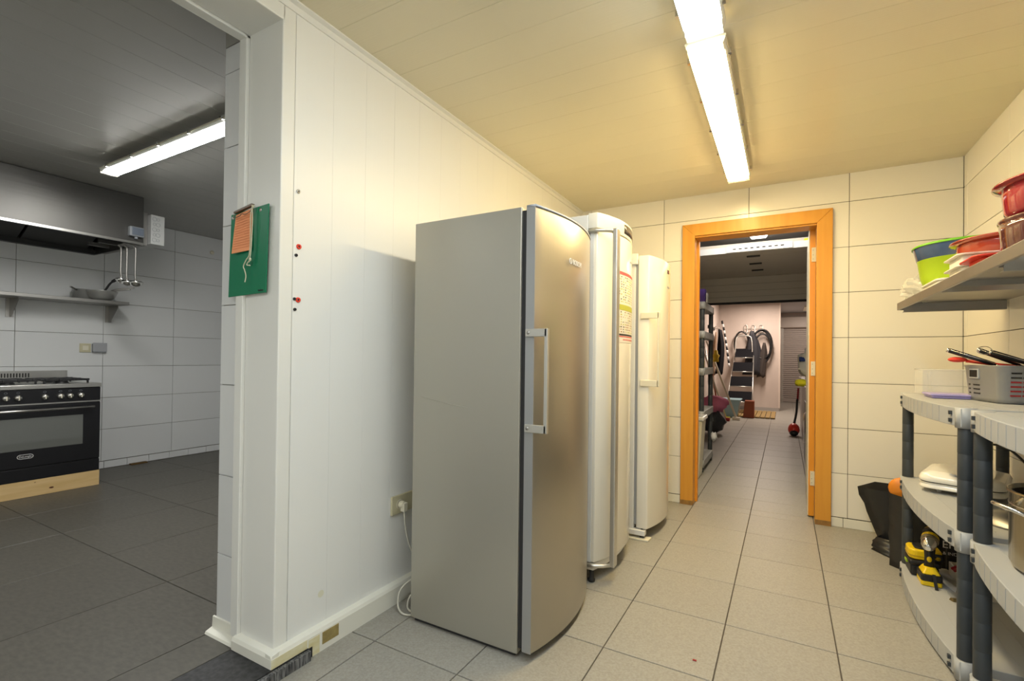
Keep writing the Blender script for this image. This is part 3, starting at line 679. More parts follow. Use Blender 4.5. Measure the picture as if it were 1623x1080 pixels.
# ladles hanging from the hood
def ladle(x, y, zb, r, label, top):
    t = thing('ladle', label, 'ladle', (x, y, zb), 'ladles hanging under the hood')
    MB().tube(smooth([(x, y - .01, top + .012), (x, y - .018, top), (x, y - .010, top - .012), (x, y, top - .03), (x, y, zb + .10), (x, y + .005, zb + r + .01), (x, y + .01 - r * .9, zb + r * .8)]), .0080, 8).build('handle', STEELD, t)
    MB().lathe([(r * math.sin(a), -r * math.cos(a)) for a in [PI / 2 * q / 6 for q in range(7)]], (x, y + .005, zb + r), 18).build('cup', CHROME, t, solid=.002)
ladle(-4.90, 1.885, 1.735, .040, 'left small ladle hanging under the hood', 2.055)
ladle(-4.87, 1.915, 1.712, .045, 'middle ladle hanging under the hood', 2.055)
ladle(-4.83, 1.960, 1.706, .052, 'right large ladle hanging under the hood', 2.055)
MB().box(-4.92, -4.80, 1.86, 1.97, 2.055, 2.063).build('utensil_rail', STEELD, hood)
# shelf
sf = thing('wall_shelf', 'long stainless steel shelf under the hood on the kitchen wall', 'shelf', (-5.5, 1.3, 1.43))
MB().box(XK + .001, -5.40, -.2, 2.150, 1.596, 1.626).build('board', STEELD, sf, bevel=.003)
for y in (1.43, 2.10, .7):
    q = MB(); q.prism([(XK + .001, 1.44), (XK + .04, 1.44), (-5.50, 1.575), (-5.50, 1.596), (XK + .001, 1.596)], y, y + .004, 'y')
    q.box(XK + .001, XK + .005, y - .025, y + .025, 1.44, 1.596); q.build('bracket', STEELD, sf, bevel=.001)
# pan and bowl on the shelf
pn = thing('frying_pans', 'stack of small pans with black and steel handles in a bowl on the shelf', 'pans', (-5.53, 1.95, 1.626))
pn2 = thing('steel_bowl', 'small stainless steel bowl standing on the kitchen wall shelf', 'bowl', (-5.53, 1.98, 1.626))
MB().lathe([(0, .002), (.06, .002), (.095, .03), (.118, .085), (.120, .09)], (-5.53, 1.985, 1.626), 28).build('shell', BOWLST, pn2, solid=.002)
MB().lathe([(0, .03), (.080, .03), (.098, .062), (.100, .065)], (-5.53, 1.985, 1.640), 24).build('pan', STEELD, pn, solid=.002)
MB().tube(smooth([(-5.52, 1.98, 1.690), (-5.50, 2.00, 1.725), (-5.48, 2.03, 1.790), (-5.46, 2.06, 1.825), (-5.45, 2.09, 1.830)]), [.009] * 20 + [.014] * 13, 8).build('handle', BLACKP, pn)
for dz, dy in ((0, .05), (.02, .02)):
    MB().tube(smooth([(-5.47, 2.02, 1.71), (-5.42, 2.06, 1.735 - dz * .5), (-5.38, 2.13 + dy, 1.765 - dz)]), .007, 6).build('handle', STEELD, pn)
pn3 = thing('saucepan', 'small steel saucepan behind the bowl on the shelf', 'pan', (-5.6, 1.86, 1.626))
MB().lathe([(0, .002), (.07, .002), (.072, .095), (.075, .097)], (-5.60, 1.875, 1.626), 24).build('pot', BOWLST, pn3, solid=.002)
MB().tube([(-5.56, 1.82, 1.71), (-5.47, 1.745, 1.725)], .007, 6).build('handle', STEELD, pn3)
# light switch and box on kitchen wall
s1 = thing('light_switch', 'square ivory light switch on the kitchen wall above the cooker', 'switch', (XK, 1.93, 1.15))
MB().box(XK, XK + .010, 1.889, 1.972, 1.150, 1.232).build('frame', SOCKET, s1, bevel=.003); MB().box(XK + .010, XK + .015, 1.908, 1.953, 1.170, 1.212).build('rocker', IVORY, s1, bevel=.002)
s2 = thing('socket_cover', 'grey socket box with flap beside the ivory light switch', 'socket', (XK, 2.03, 1.15))
MB().box(XK, XK + .035, 1.979, 2.080, 1.150, 1.232).build('housing', GREYP, s2, bevel=.004); MB().box(XK + .035, XK + .040, 1.976, 2.083, 1.158, 1.240).build('flap', mat('flap grey', (.36, .37, .39), .4), s2, bevel=.002)
bt_ = MB().lathe([(0, .0), (.022, .0), (.022, .010), (.012, .02), (0, .02)], (XK, 3.04, 2.30), 16, 'x')
one(bt_, 'detector', IVORY, 'small round detector high on the kitchen wall near the opening', 'detector')

# ------------------------------------------------------------------ plastic shelving
def shelving(label, x0, x1, y0, y1, zs, h=.068, pr=.0245, bulge=.035, front='-x', group=None, posts=True, low=False):
    t = thing('shelving_unit', label, 'shelving', ((x0 + x1) / 2, (y0 + y1) / 2, 0), group)
    cr_ = .031; n = 14
    fx, bx_ = (x0, x1) if front == '-x' else (x1, x0); sg = -1 if front == '-x' else 1
    corners = [(fx - sg * cr_, y0 + cr_), (fx - sg * cr_, y1 - cr_), (bx_ + sg * cr_, y0 + cr_), (bx_ + sg * cr_, y1 - cr_)]
    for z in zs:
        poly = [(bx_, y0 + .006), (fx - sg * .010, y0 + .006)]
        for k in range(n + 1):
            u = k / n; poly.append((fx + sg * bulge * math.sin(PI * u) ** .8 - sg * .004, y0 + .045 + (y1 - y0 - .09) * u))
        poly += [(fx - sg * .010, y1 - .006), (bx_, y1 - .006)]
        s_ = MB(); s_.prism(poly, z - h, z, 'z'); s_ = s_.build('shelf_board', LGREY, t, bevel=.0025)
        if not low:
            rb = MB()                                 # shallow joints across the board and fluting of its front edge
            for k in range(1, 7):
                xx = x0 + (x1 - x0) * k / 7; rb.box(xx, xx + .003, y0 + .08, y1 - .08, z, z + .0008)
            rb.build('top_rib', LGREYE, s_)['kind'] = 'stuff'
            fb = MB()
            for k in range(2, n - 1):
                px, py = poly[2 + k]; fb.box(min(px, px + sg * .0012), max(px, px + sg * .0012), py - .001, py + .001, z - h + .004, z - .004)
            fb.build('edge_rib', LGREYE, s_)['kind'] = 'stuff'
        for ci, (cx_, cy_) in enumerate(corners):
            q = MB().cyl((cx_, cy_, z - h - .004), (cx_, cy_, z + .002), cr_, 18).build('corner_collar', LGREYE, s_)
            if ci < 2 and not low:
                sd = 1 if ci == 0 else -1
                for zz in (z - .022, z - .050):
                    MB().box(min(fx + sg * .009, fx - sg * .004), max(fx + sg * .009, fx - sg * .004), cy_ + sd * .042 - .006, cy_ + sd * .042 + .006, zz - .006, zz + .008).build('slot', DGREY, s_)
    zz = [0] + list(zs)
    for (cx_, cy_) in corners:
        for a, c_ in zip(zz[:-1], zz[1:]):
            top = c_ - h - .004; bot = a + .002 if a else 0
            if top - bot < .03:
                MB().cyl((cx_, cy_, 0), (cx_, cy_, top), pr, 14).build('foot', DGREY, t); continue
            L_ = top - bot; k = max(1, round(L_ / .105)); pts, rs = [], []
            for i in range(k):
                za, zb_ = bot + L_ * i / k, bot + L_ * (i + 1) / k
                for zq, rq in ((za + .001, pr * .985), (za + .0025, pr), (zb_ - .0015, pr * .985), (zb_ - .0005, pr * .965)): pts.append((cx_, cy_, zq)); rs.append(rq)
            MB().tube(pts, rs, 16).build('post', DGREY, t)
    return t
shelving('grey plastic shelving unit by the door wall, holding basket, sandwich maker and drill', .545, .975, 2.265, 3.255, (.080, .540, .985))
shelving('nearer grey plastic shelving unit at the right edge, holding the steel pot', .560, .975, 1.225, 2.215, (.080, .540, .985))

# things on the top board
TZ = .9865
bx = thing('clear_box', 'clear plastic box on the top shelf by the far corner post', 'box', (.66, 3.15, TZ))
cb_ = MB()
for a in ((.60, .604, 3.05, 3.22), (.866, .87, 3.05, 3.22), (.604, .866, 3.05, 3.054), (.604, .866, 3.216, 3.22)): cb_.box(*a, TZ, TZ + .125)
cb_.box(.604, .866, 3.054, 3.216, TZ, TZ + .004).build('shell', CLEAR, bx)
MB().tube([(.60, 3.05, TZ + .126), (.87, 3.05, TZ + .126), (.87, 3.22, TZ + .126), (.60, 3.22, TZ + .126)], .0035, 6, closed=True).build('rim', mat('clear rim', (.9, .88, .8), .15, alpha=.35), bx)
for x_ in (.618, .63): MB().box(x_, x_ + .003, 3.0485, 3.050, TZ + .01, TZ + .12).build('corner_rib', mat('clear rim', (.9, .88, .8)), bx)
ld = thing('lilac_lid', 'lilac plastic lid lying flat on the top shelf', 'lid', (.66, 2.93, TZ))  # a loose lid
MB().box(.592, .735, 2.83, 2.98, TZ, TZ + .010).build('plate', LILAC, ld, bevel=.004); MB().box(.585, .742, 2.823, 2.987, TZ + .010, TZ + .020).build('rim', LILAC, ld, bevel=.004)
# basket with kitchen tools: tapered tub with slot rows
bs = thing('basket', 'grey plastic basket with slotted sides on the top shelf', 'basket', (.83, 2.72, TZ))
def rrect(cx_, cy_, hx, hy, r, n=5):
    out = []
    for sx_, sy_, a0 in ((1, 1, 0), (-1, 1, PI / 2), (-1, -1, PI), (1, -1, 1.5 * PI)):
        for k in range(n + 1):
            a = a0 + PI / 2 * k / n; out.append((cx_ + sx_ * (hx - r) + r * math.cos(a), cy_ + sy_ * (hy - r) + r * math.sin(a)))
    return out
BC = (.840, 2.76); HX, HY = .112, .140; BR = math.radians(10)
def ring_at(z, k, r=.036, dh=0): return [Vector((x, y, z)) for x, y in rrect(BC[0], BC[1], HX * k + dh, HY * k + dh, r)]
tb_ = MB(); lv = [(TZ + .001, .90), (TZ + .018, .93), (TZ + .14, 1.0), (TZ + .150, 1.03), (TZ + .154, 1.03)]
rings = [ring_at(z, k) for z, k in lv]; n = len(rings[0])
tb_.v = [v for r in rings for v in r]; tb_.f = [[a * n + i, a * n + (i + 1) % n, (a + 1) * n + (i + 1) % n, (a + 1) * n + i] for a in range(len(lv) - 1) for i in range(n)] + [list(range(n))]; tb_.sm = [True] * (len(tb_.f) - 1) + [False]
tb_.rot((BC[0], BC[1], 0), BR); tb_.build('tub', MGREY, bs, solid=.003)
for kz in range(6):
    z = TZ + .030 + kz * .018
    for ks in range(5):
        q = MB(); x_ = BC[0] - HX + .036 + ks * .038; k_ = .93 + .07 * (z - TZ) / .14
        q.box(x_, x_ + .033, BC[1] - HY * k_ - .0015, BC[1] - HY * k_ + .003, z, z + .006); q.rot((BC[0], BC[1], 0), BR); q.build('slot', REDD if kz < 4 else BLACKP, bs)
for kz in range(3):
    z = TZ + .030 + kz * .018
    for a, L_ in ((.05, .010), (.085, .045)):
        q = MB(); k_ = .93 + .07 * (z - TZ) / .14
        q.box(BC[0] - HX * k_ - .0015, BC[0] - HX * k_ + .003, BC[1] + HY - a - L_, BC[1] + HY - a, z, z + .005); q.rot((BC[0], BC[1], 0), BR); q.build('slot', BLACKP, bs)
q = MB().box(BC[0] - HX - .0035, BC[0] - HX + .004, BC[1] + .005, BC[1] + .075, TZ + .095, TZ + .138); q.rot((BC[0], BC[1], 0), BR); q.build('grip_rim', LGREYE, bs, bevel=.002)
q = MB().box(BC[0] - HX - .0045, BC[0] - HX + .004, BC[1] + .012, BC[1] + .068, TZ + .102, TZ + .132); q.rot((BC[0], BC[1], 0), BR); q.build('grip_hole', BLACKP, bs)
def handled(name, label, a, b_, r, m, group=None, ring=False, flat=False):
    t = thing(name, label, name.split('_')[-1], b_, group); a, b_ = Vector(a), Vector(b_); d = (b_ - a)
    MB().tube([a, a + d * .04, a + d * .5, b_], [r * .8, r, r * .95, r * .8], 10).build('handle', m, t)
    MB().tube([b_, b_ + d.normalized() * .10 + Vector((0, 0, -.02))], [r * .5, r * .25], 8).build('shaft', CHROME, t)
    MB().tube([a - d.normalized() * .004, a + d.normalized() * .006], r * .95, 10).build('end_cap', CHROME, t)
    MB().tube([a + Vector((0, -r * .95, r * .3)), b_ + Vector((0, -r * .9, r * .3))], .0018, 5).build('side_strip', CHROME, t)
    if ring:
        c_ = a - d.normalized() * .022; MB().tube([c_ + Vector((.024 * math.cos(q), 0, .017 * math.sin(q))) for q in [2 * PI * k / 20 for k in range(20)]], .0018, 6, closed=True).build('hanging_ring', CHROME, t)
handled('kitchen_tool', 'leftmost black handled tool leaning out of the grey basket', (.640, 2.80, 1.205), (.775, 2.74, 1.145), .0105, BLACKP, 'black handled tools in the basket')
handled('kitchen_tool', 'black handled tool with a hanging ring, in the grey basket', (.765, 2.74, 1.195), (.875, 2.68, 1.145), .0115, BLACKP, 'black handled tools in the basket', ring=True)
handled('kitchen_tool', 'third black handled tool, behind the ringed one in the basket', (.745, 2.80, 1.205), (.85, 2.74, 1.145), .010, BLACKP, 'black handled tools in the basket')
rs_ = thing('red_spoon', 'red plastic spoon whose bowl sticks out of the basket on the left', 'spoon', (.68, 2.80, 1.14))
MB().ell((.672, 2.80, 1.163), (.034, .022, .012), 14, 8).build('bowl', REDP, rs_); MB().tube([(.70, 2.80, 1.158), (.80, 2.76, 1.142), (.9, 2.72, 1.13)], .007, 8).build('handle', REDP, rs_)
rs_ = thing('red_spatula', 'long dark red spatula lying across the right of the basket', 'spatula', (.88, 2.74, 1.14))
MB().hull8([(.81, 2.77, 1.17), (.82, 2.80, 1.175), (.97, 2.70, 1.135), (.96, 2.67, 1.13)], [(.81, 2.77, 1.177), (.82, 2.80, 1.182), (.97, 2.70, 1.142), (.96, 2.67, 1.137)]).build('blade', REDD, rs_, bevel=.002)
MB().tube([(.95, 2.69, 1.136), (.90, 2.66, 1.09), (.86, 2.66, 1.03)], .006, 8).build('handle', REDD, rs_)
for k in range(3):
    one(MB().ell((.78 + k * .045, 2.70 - k * .01, TZ + .045), (.035, .05, .04), 12, 8), 'red_cup', REDD, ('left', 'middle', 'right')[k] + ' dark red plastic cup inside the grey basket', 'cup', 'red cups inside the basket')

# middle boards
MZ = .5415
sm = thing('sandwich_maker', 'white sandwich maker with black cable on the middle shelf', 'appliance', (.76, 2.98, MZ))
def dome(z0, z1, hx, hy, top): 
    prof = [(z0, 1.0), (z0 + (z1 - z0) * .35, 1.0), (z0 + (z1 - z0) * .75, .95), (z1, top)]
    r_ = [[Vector((x, y, z)) for x, y in rrect(.755, 3.02, hx * k, hy * k, min(hx, hy) * .35 * k)] for z, k in prof]; n_ = len(r_[0])
    mb = MB(); mb.v = [v for q in r_ for v in q]; mb.f = [[a * n_ + i, a * n_ + (i + 1) % n_, (a + 1) * n_ + (i + 1) % n_, (a + 1) * n_ + i] for a in range(len(prof) - 1) for i in range(n_)] + [list(range(n_))[::-1], list(range(3 * n_, 4 * n_))]
    mb.sm = [True] * (len(mb.f) - 2) + [False, False]; return mb
low_ = dome(MZ + .020, MZ + .046, .150, .185, 1.0); low_.rot((.755, 3.02, 0), math.radians(-20)); low_.build('lower_shell', CREAM, sm, bevel=.003)
md = dome(MZ + .046, MZ + .050, .145, .180, 1.0); md.rot((.755, 3.02, 0), math.radians(-20)); md.build('hinge_gap', BLACKP, sm)
up_ = dome(MZ + .050, MZ + .095, .150, .185, .70); up_.rot((.755, 3.02, 0), math.radians(-20)); up_.build('upper_shell', CREAM, sm, bevel=.004)
q = MB().lathe([(0, .002), (.036, .002), (.044, .004), (.048, 0)], (.715, 2.895, MZ + .0905), 20, sx=1.0, sy=.62); q.build('thumb_recess', mat('pale grey recess', (.55, .58, .62), .3), sm)
for x, y in ((.640, 2.93), (.78, 2.87), (.70, 3.14), (.87, 3.08)): MB().lathe([(0, 0), (.009, 0), (.012, .012), (.016, .024)], (x, y, MZ), 12).build('foot', CREAM, sm)
MB().tube(smooth([(.80, 3.09, MZ + .07), (.80, 3.08, MZ + .15), (.83, 3.04, MZ + .22), (.88, 2.96, MZ + .225), (.92, 2.88, MZ + .17), (.935, 2.82, MZ + .12), (.93, 2.80, MZ + .06)]), .0052, 8).build('cable', BLACKP, sm)
for k in range(3):
    MB().tube([Vector((.915 + .006 * k + .012 * math.cos(a), 2.84 - .01 * k + .01 * math.cos(a), MZ + .13 + .055 * math.sin(a))) for a in [2 * PI * q / 16 for q in range(16)]], .0042, 6, closed=True).build('cable_loop', BLACKP, sm)
sp_ = thing('steel_lid', 'steel lid or tray leaning behind the big pot', 'lid', (.86, 2.52, MZ))  # taken as a steel lid
MB().lathe([(0, .05), (.02, .048), (.10, .03), (.135, .006), (.138, 0)], (.80, 2.50, MZ), 28).build('dome', STEELD, sp_, solid=.002)
MB().tube(smooth([(.76, 2.50, MZ + .045), (.76, 2.50, MZ + .075), (.84, 2.50, MZ + .075), (.84, 2.50, MZ + .045)]), .005, 8).build('handle', STEELD, sp_)
# big pot
PC = (.760, 1.945); PR = .170
pot = thing('stock_pot', 'large stained stainless steel stock pot with loop handles', 'pot', (PC[0], PC[1], MZ))
MB().lathe([(0, .002), (PR * .92, .002), (PR * .965, .010), (PR, .022), (PR, .225), (PR + .005, .228), (PR + .005, .233), (PR - .003, .233), (PR - .004, .02), (0, .018)], (PC[0], PC[1], MZ), 56).build('shell', POTS, pot)
MB().lathe([(0, .021), (PR - .0045, .021), (PR - .0045, .222)], (PC[0], PC[1], MZ), 48).build('inside', POTIN, pot)
MB().lathe([(PR + .0002, .190), (PR + .0016, .192), (PR + .0002, .194)], (PC[0], PC[1], MZ), 56).build('rim_line', STEEL, pot)
for ang_ in (math.radians(196), math.radians(16)):
    u = Vector((math.cos(ang_), math.sin(ang_), 0)); v = Vector((-u.y, u.x, 0)); c_ = Vector((PC[0], PC[1], MZ + .178))
    pts = [c_ + v * -.062 + u * (PR - .012), c_ + v * -.058 + u * (PR + .012) + Vector((0, 0, .004)), c_ + v * -.045 + u * (PR + .040) + Vector((0, 0, .016)), c_ + v * -.015 + u * (PR + .052) + Vector((0, 0, .020)), c_ + v * .015 + u * (PR + .052) + Vector((0, 0, .020)), c_ + v * .045 + u * (PR + .040) + Vector((0, 0, .016)), c_ + v * .058 + u * (PR + .012) + Vector((0, 0, .004)), c_ + v * .062 + u * (PR - .012)]
    hd_ = MB().tube(smooth(pts, 5), .0062, 10).build('loop_handle', CHROME, pot)
    for sgn in (-1, 1): MB().ell(c_ + v * .060 * sgn + u * (PR + .001), (.010, .016, .008), 10, 6).build('weld_plate', CHROME, hd_)

# bottom boards
BZ = .0815
cs = thing('tool_case', 'low black plastic tool case on the bottom shelf behind the drill', 'case', (.66, 3.16, BZ))
MB().box(.560, .672, 3.062, 3.185, BZ, BZ + .055).build('case_body', BLACKP, cs, bevel=.010, seg=3); MB().box(.553, .680, 3.056, 3.190, BZ + .052, BZ + .078).build('case_lid', BLACKP, cs, bevel=.010, seg=3)
MB().box(.549, .556, 3.10, 3.14, BZ + .050, BZ + .062).build('latch', LIME, cs)
dc = thing('tool_charger', 'yellow and black battery charger lying on the black tool case', 'charger', (.67, 3.15, BZ + .079))
q = MB(); q.prism(rrect(.622, 3.125, .066, .060, .03), BZ + .080, BZ + .128, 'z'); q.build('shell', YEL, dc, bevel=.008, seg=3)
q = MB(); q.prism(rrect(.622, 3.125, .042, .042, .02), BZ + .127, BZ + .136, 'z'); q.build('top_pad', BLACKP, dc, bevel=.003)
q = MB(); q.prism(rrect(.622, 3.125, .0675, .0615, .03), BZ + .094, BZ + .100, 'z'); q.build('groove', mat('ochre', (.5, .33, .01), .4), dc)
MB().lathe([(.010, 0), (.026, -.002), (.026, 0), (.010, 0)], (.668, 3.064, BZ + .10), 6, 'y').build('latch', BLACKP, dc)
# cordless drill standing on its battery
DL = (.620, 3.000)
dl = thing('cordless_drill', 'yellow and black cordless drill standing on its battery', 'drill', (DL[0], DL[1], BZ))
def rb(cx_, cy_, hx, hy, z0, z1, r=.012): q = MB(); q.prism(rrect(cx_, cy_, hx, hy, r), z0, z1, 'z'); return q
rb(DL[0], DL[1], .040, .050, BZ, BZ + .022).build('battery_base', YEL, dl, bevel=.004)
rb(DL[0], DL[1], .041, .051, BZ + .022, BZ + .052).build('battery', BLACKP, dl, bevel=.004)
q = MB(); q.hull8([(DL[0] - .036, DL[1] - .046, BZ + .052), (DL[0] + .036, DL[1] - .046, BZ + .052), (DL[0] + .036, DL[1] + .046, BZ + .052), (DL[0] - .036, DL[1] + .046, BZ + .052)], [(DL[0] - .020, DL[1] - .026, BZ + .082), (DL[0] + .020, DL[1] - .026, BZ + .082), (DL[0] + .020, DL[1] + .026, BZ + .082), (DL[0] - .020, DL[1] + .026, BZ + .082)]); q.build('foot_housing', YEL, dl, bevel=.006)
MB().tube([(DL[0], DL[1], BZ + .075), (DL[0], DL[1], BZ + .12), (DL[0] + .002, DL[1] + .004, BZ + .19)], [.021, .019, .024], 14).build('grip', BLACKP, dl)
MB().ell((DL[0] - .004, DL[1] - .019, BZ + .118), (.010, .004, .014), 10, 6).build('grip_badge', YEL, dl)
a0 = Vector((DL[0] + .02, DL[1] + .055, BZ + .235)); a1 = Vector((DL[0] - .006, DL[1] - .030, BZ + .208)); dv = (a1 - a0).normalized()
MB().tube([a0, a0 + dv * .01, a1 - dv * .02, a1], [.022, .032, .034, .030], 18).build('motor_housing', YEL, dl)
MB().tube([a0 + dv * .02, a0 + dv * .06], [.0345, .0345], 18).build('vent_band', BLACKP, dl)
MB().tube([a1, a1 + dv * .012, a1 + dv * .030, a1 + dv * .055, a1 + dv * .062], [.029, .031, .029, .020, .010], 20).build('chuck', CHROME, dl)
MB().tube([a1 - dv * .010, a1 + dv * .002], [.035, .032], 20).build('torque_ring', mat('worn chuck ring', (.35, .30, .2), .4, metal=.8), dl)
MB().hull8([(DL[0] + .000, DL[1] - .053, BZ + .060), (DL[0] + .012, DL[1] - .053, BZ + .060), (DL[0] + .012, DL[1] - .050, BZ + .060), (DL[0] + .000, DL[1] - .050, BZ + .060)], [(DL[0] + .004, DL[1] - .085, BZ + .001), (DL[0] + .017, DL[1] - .085, BZ + .001), (DL[0] + .017, DL[1] - .081, BZ + .001), (DL[0] + .004, DL[1] - .081, BZ + .001)]).build('belt_clip', BLACKP, dl)
tr_ = thing('tool_tray', 'grey and cream tray full of pliers on the bottom shelf', 'tray', (.84, 3.02, BZ))
for a in ((.735, .742, 2.90, 3.19), (.905, .912, 2.90, 3.19), (.742, .905, 2.90, 2.907), (.742, .905, 3.183, 3.19)): MB().box(*a, BZ, BZ + .060).build('side', CRPL, tr_, bevel=.002)
MB().box(.742, .905, 2.907, 3.183, BZ, BZ + .006).build('base', CRPL, tr_)
for k, (x, y, dx, dy) in enumerate(((.72, 3.05, .09, .06), (.745, 2.97, .10, .02), (.79, 2.93, .10, .07), (.82, 3.12, .08, -.05))):
    t = thing('pliers', ('red handled pliers lying uppermost at the far left of the tray', 'red handled pliers lying across the front left of the tray', 'red handled pliers in the middle of the tray', 'red handled pliers at the back of the tray')[k], 'pliers', (x, y, BZ + .065), 'red handled pliers in the tray')
    for s_ in (-1, 1): MB().tube(smooth([(x, y + s_ * .012, BZ + .066), (x + dx * .4, y + dy * .4 + s_ * .018, BZ + .074), (x + dx, y + dy + s_ * .002, BZ + .072)], 4), .0075, 8).build('grip', REDD, t)
    MB().hull8([(x + dx, y + dy - .008, BZ + .066), (x + dx * 1.4, y + dy * 1.4 - .003, BZ + .066), (x + dx * 1.4, y + dy * 1.4 + .003, BZ + .066), (x + dx, y + dy + .008, BZ + .066)], [(x + dx, y + dy - .008, BZ + .078), (x + dx * 1.4, y + dy * 1.4 - .003, BZ + .074), (x + dx * 1.4, y + dy * 1.4 + .003, BZ + .074), (x + dx, y + dy + .008, BZ + .078)]).build('jaw', STEELD, t)
one(MB().hull8([(.655, 3.10, BZ), (.685, 3.12, BZ), (.745, 2.89, BZ), (.715, 2.87, BZ)], [(.655, 3.10, BZ + .004), (.685, 3.12, BZ + .004), (.745, 2.89, BZ + .004), (.715, 2.87, BZ + .004)]), 'paper_strip', mat('pale strip', (.60, .62, .66), .5), 'pale strip lying on the bottom shelf right of the drill', 'paper')
one(MB().cyl((.700, 2.875, BZ + .019), (.745, 2.895, BZ + .019), .018, 14), 'socket_wrench', BLACKP, 'small dark cylindrical socket on the bottom shelf near the post', 'tool')
one(MB().hull8([(.655, 2.835, BZ), (.665, 2.815, BZ), (.735, 2.835, BZ), (.735, 2.86, BZ)], [(.660, 2.835, BZ + .010), (.667, 2.822, BZ + .010), (.733, 2.838, BZ + .012), (.733, 2.855, BZ + .012)]), 'folding_knife', mat('brass', (.22, .17, .08), .4, metal=.7), 'brass folding knife lying on the bottom shelf', 'knife')
lv_ = thing('spirit_level', 'yellow spirit level lying at the back of the bottom shelf', 'level', (.90, 2.72, BZ))
MB().box(.905, .960, 2.35, 2.88, BZ, BZ + .028).build('bar', YEL, lv_, bevel=.002); MB().box(.9045, .9605, 2.56, 2.62, BZ + .006, BZ + .029).build('vial', mat('ochre', (.5, .33, .01), .4), lv_)
tb2 = thing('tool_tub', 'white tub with red tools on the bottom shelf behind the posts', 'tub', (.88, 2.7, BZ))
MB().box(.895, .965, 2.50, 2.86, BZ + .030, BZ + .085).build('tub', CRPL, tb2, bevel=.004)
MB().box(.90, .96, 2.55, 2.82, BZ + .085, BZ + .115).build('tools', REDD, tb2, bevel=.012)
bg = thing('tool_bag', 'black tool bag with white lettering at the back of the bottom shelf', 'bag', (.83, 3.23, BZ))
q = MB(); q.hull8([(.735, 3.225, BZ), (.955, 3.215, BZ), (.955, 3.245, BZ), (.735, 3.245, BZ)], [(.735, 3.215, BZ + .30), (.955, 3.205, BZ + .32), (.955, 3.24, BZ + .32), (.735, 3.24, BZ + .30)]); q.build('body', BLACKG, bg, bevel=.008)
text('lettering', 'EPW', .052, (.765, 3.206, BZ + .135), '-y', LETW, bg); text('lettering', '& INDUST', .022, (.765, 3.210, BZ + .090), '-y', LETW, bg)

# black bags and orange object on the floor by the back wall
def bagshape(pts_b, pts_t, z1, name, m, label, cat, wob=.012):
    n_ = len(pts_b); mb = MB(); lv_ = 7
    for k in range(lv_ + 1):
        f = k / lv_
        for (a, b2), (c_, d2) in zip(pts_b, pts_t):
            r_ = random.uniform(-wob, wob) if 0 < k < lv_ else 0
            mb.v.append(Vector((a + (c_ - a) * f + r_, b2 + (d2 - b2) * f + r_ * .5, z1 * f + .001)))
    mb.f = [[k * n_ + i, k * n_ + (i + 1) % n_, (k + 1) * n_ + (i + 1) % n_, (k + 1) * n_ + i] for k in range(lv_) for i in range(n_)] + [list(range(n_))]
    mb.sm = [True] * len(mb.f); return mb
b1 = bagshape([(.525, 3.72), (.60, 3.66), (.72, 3.66), (.80, 3.72), (.72, 3.80), (.60, 3.80)], [(.405, 3.66), (.52, 3.60), (.70, 3.60), (.80, 3.68), (.70, 3.84), (.52, 3.86)], .365, 'bag', BLACKG, '', '')
o = one(b1, 'shopping_bag', BLACKG, 'open black plastic bag on the floor by the door wall', 'bag')
b2_ = bagshape([(.47, 3.62), (.55, 3.50), (.62, 3.56), (.58, 3.66), (.52, 3.70)], [(.50, 3.64), (.56, 3.60), (.60, 3.62), (.58, 3.68), (.53, 3.69)], .075, 'bag', BLACKG, '', '', .015)
one(b2_, 'bag_scrap', BLACKG, 'crumpled black bag end lying on the floor in front of the open black bag', 'bag')
b3_ = bagshape([(.525, 3.39), (.60, 3.31), (.74, 3.31), (.80, 3.40), (.74, 3.48), (.57, 3.48)], [(.525, 3.42), (.60, 3.32), (.76, 3.32), (.82, 3.42), (.76, 3.50), (.57, 3.50)], .40, 'bag', BLACKG, '', '', .004)
one(b3_, 'black_sack', BLACKG, 'upright black sack against the far end of the shelving', 'bag')
og = MB().ell((.605, 3.42, .425), (.085, .03, .070), 20, 10); og.rot((.605, 3.42, .425), math.radians(20), 'Y')
one(og, 'orange_disc', ORNG, 'rounded orange plastic piece sticking out of the black sack', 'utensil')

# ------------------------------------------------------------------ steel wall rack and its bowls
rk = thing('wall_rack', 'stainless steel wall rack with gaps between its boards, on the right wall', 'rack', (.76, 2.3, 1.44))
RZ = 1.475
MB().box(.545, .556, 1.25, 3.34, 1.436, RZ).build('front_rail', STEELD, rk, bevel=.002)
MB().box(.556, .582, 1.25, 3.34, RZ - .004, RZ).build('front_flange', STEEL, rk)
MB().box(.556, .978, 3.327, 3.34, 1.436, RZ).build('end_rail', STEELD, rk, bevel=.002)
MB().box(.956, .980, 1.25, 3.327, RZ - .006, RZ).build('rear_rail', STEELD, rk)
for ya, yb in ((2.64, 3.327), (2.02, 2.47), (1.26, 1.84)):
    q = MB(); q.box(.582, .956, ya, yb, RZ - .006, RZ); q.box(.582, .956, ya, ya + .004, RZ - .028, RZ - .006); q.box(.582, .956, yb - .004, yb, RZ - .028, RZ - .006); q.build('shelf_board', STEELD, rk)
for y in (3.29, 1.93):
    q = MB(); q.box(.566, .978, y, y + .004, 1.425, RZ - .006); q.box(.566, .978, y, y + .030, 1.422, 1.425); q.build('bracket', STEELD, rk, bevel=.001)
GB = (.729, 2.952)
g = thing('salad_bowl', 'big lime green plastic bowl on the steel rack', 'bowl', (GB[0], GB[1], RZ))
MB().lathe([(0, .001), (.115, .001), (.138, .018), (.157, .074), (.168, .157), (.170, .159)], (GB[0], GB[1], RZ), 40).build('shell', LIME, g, solid=.003)
g = thing('blue_bowl', 'dark blue translucent bowl nested in the lime green bowl', 'bowl', (GB[0], GB[1], RZ + .152))
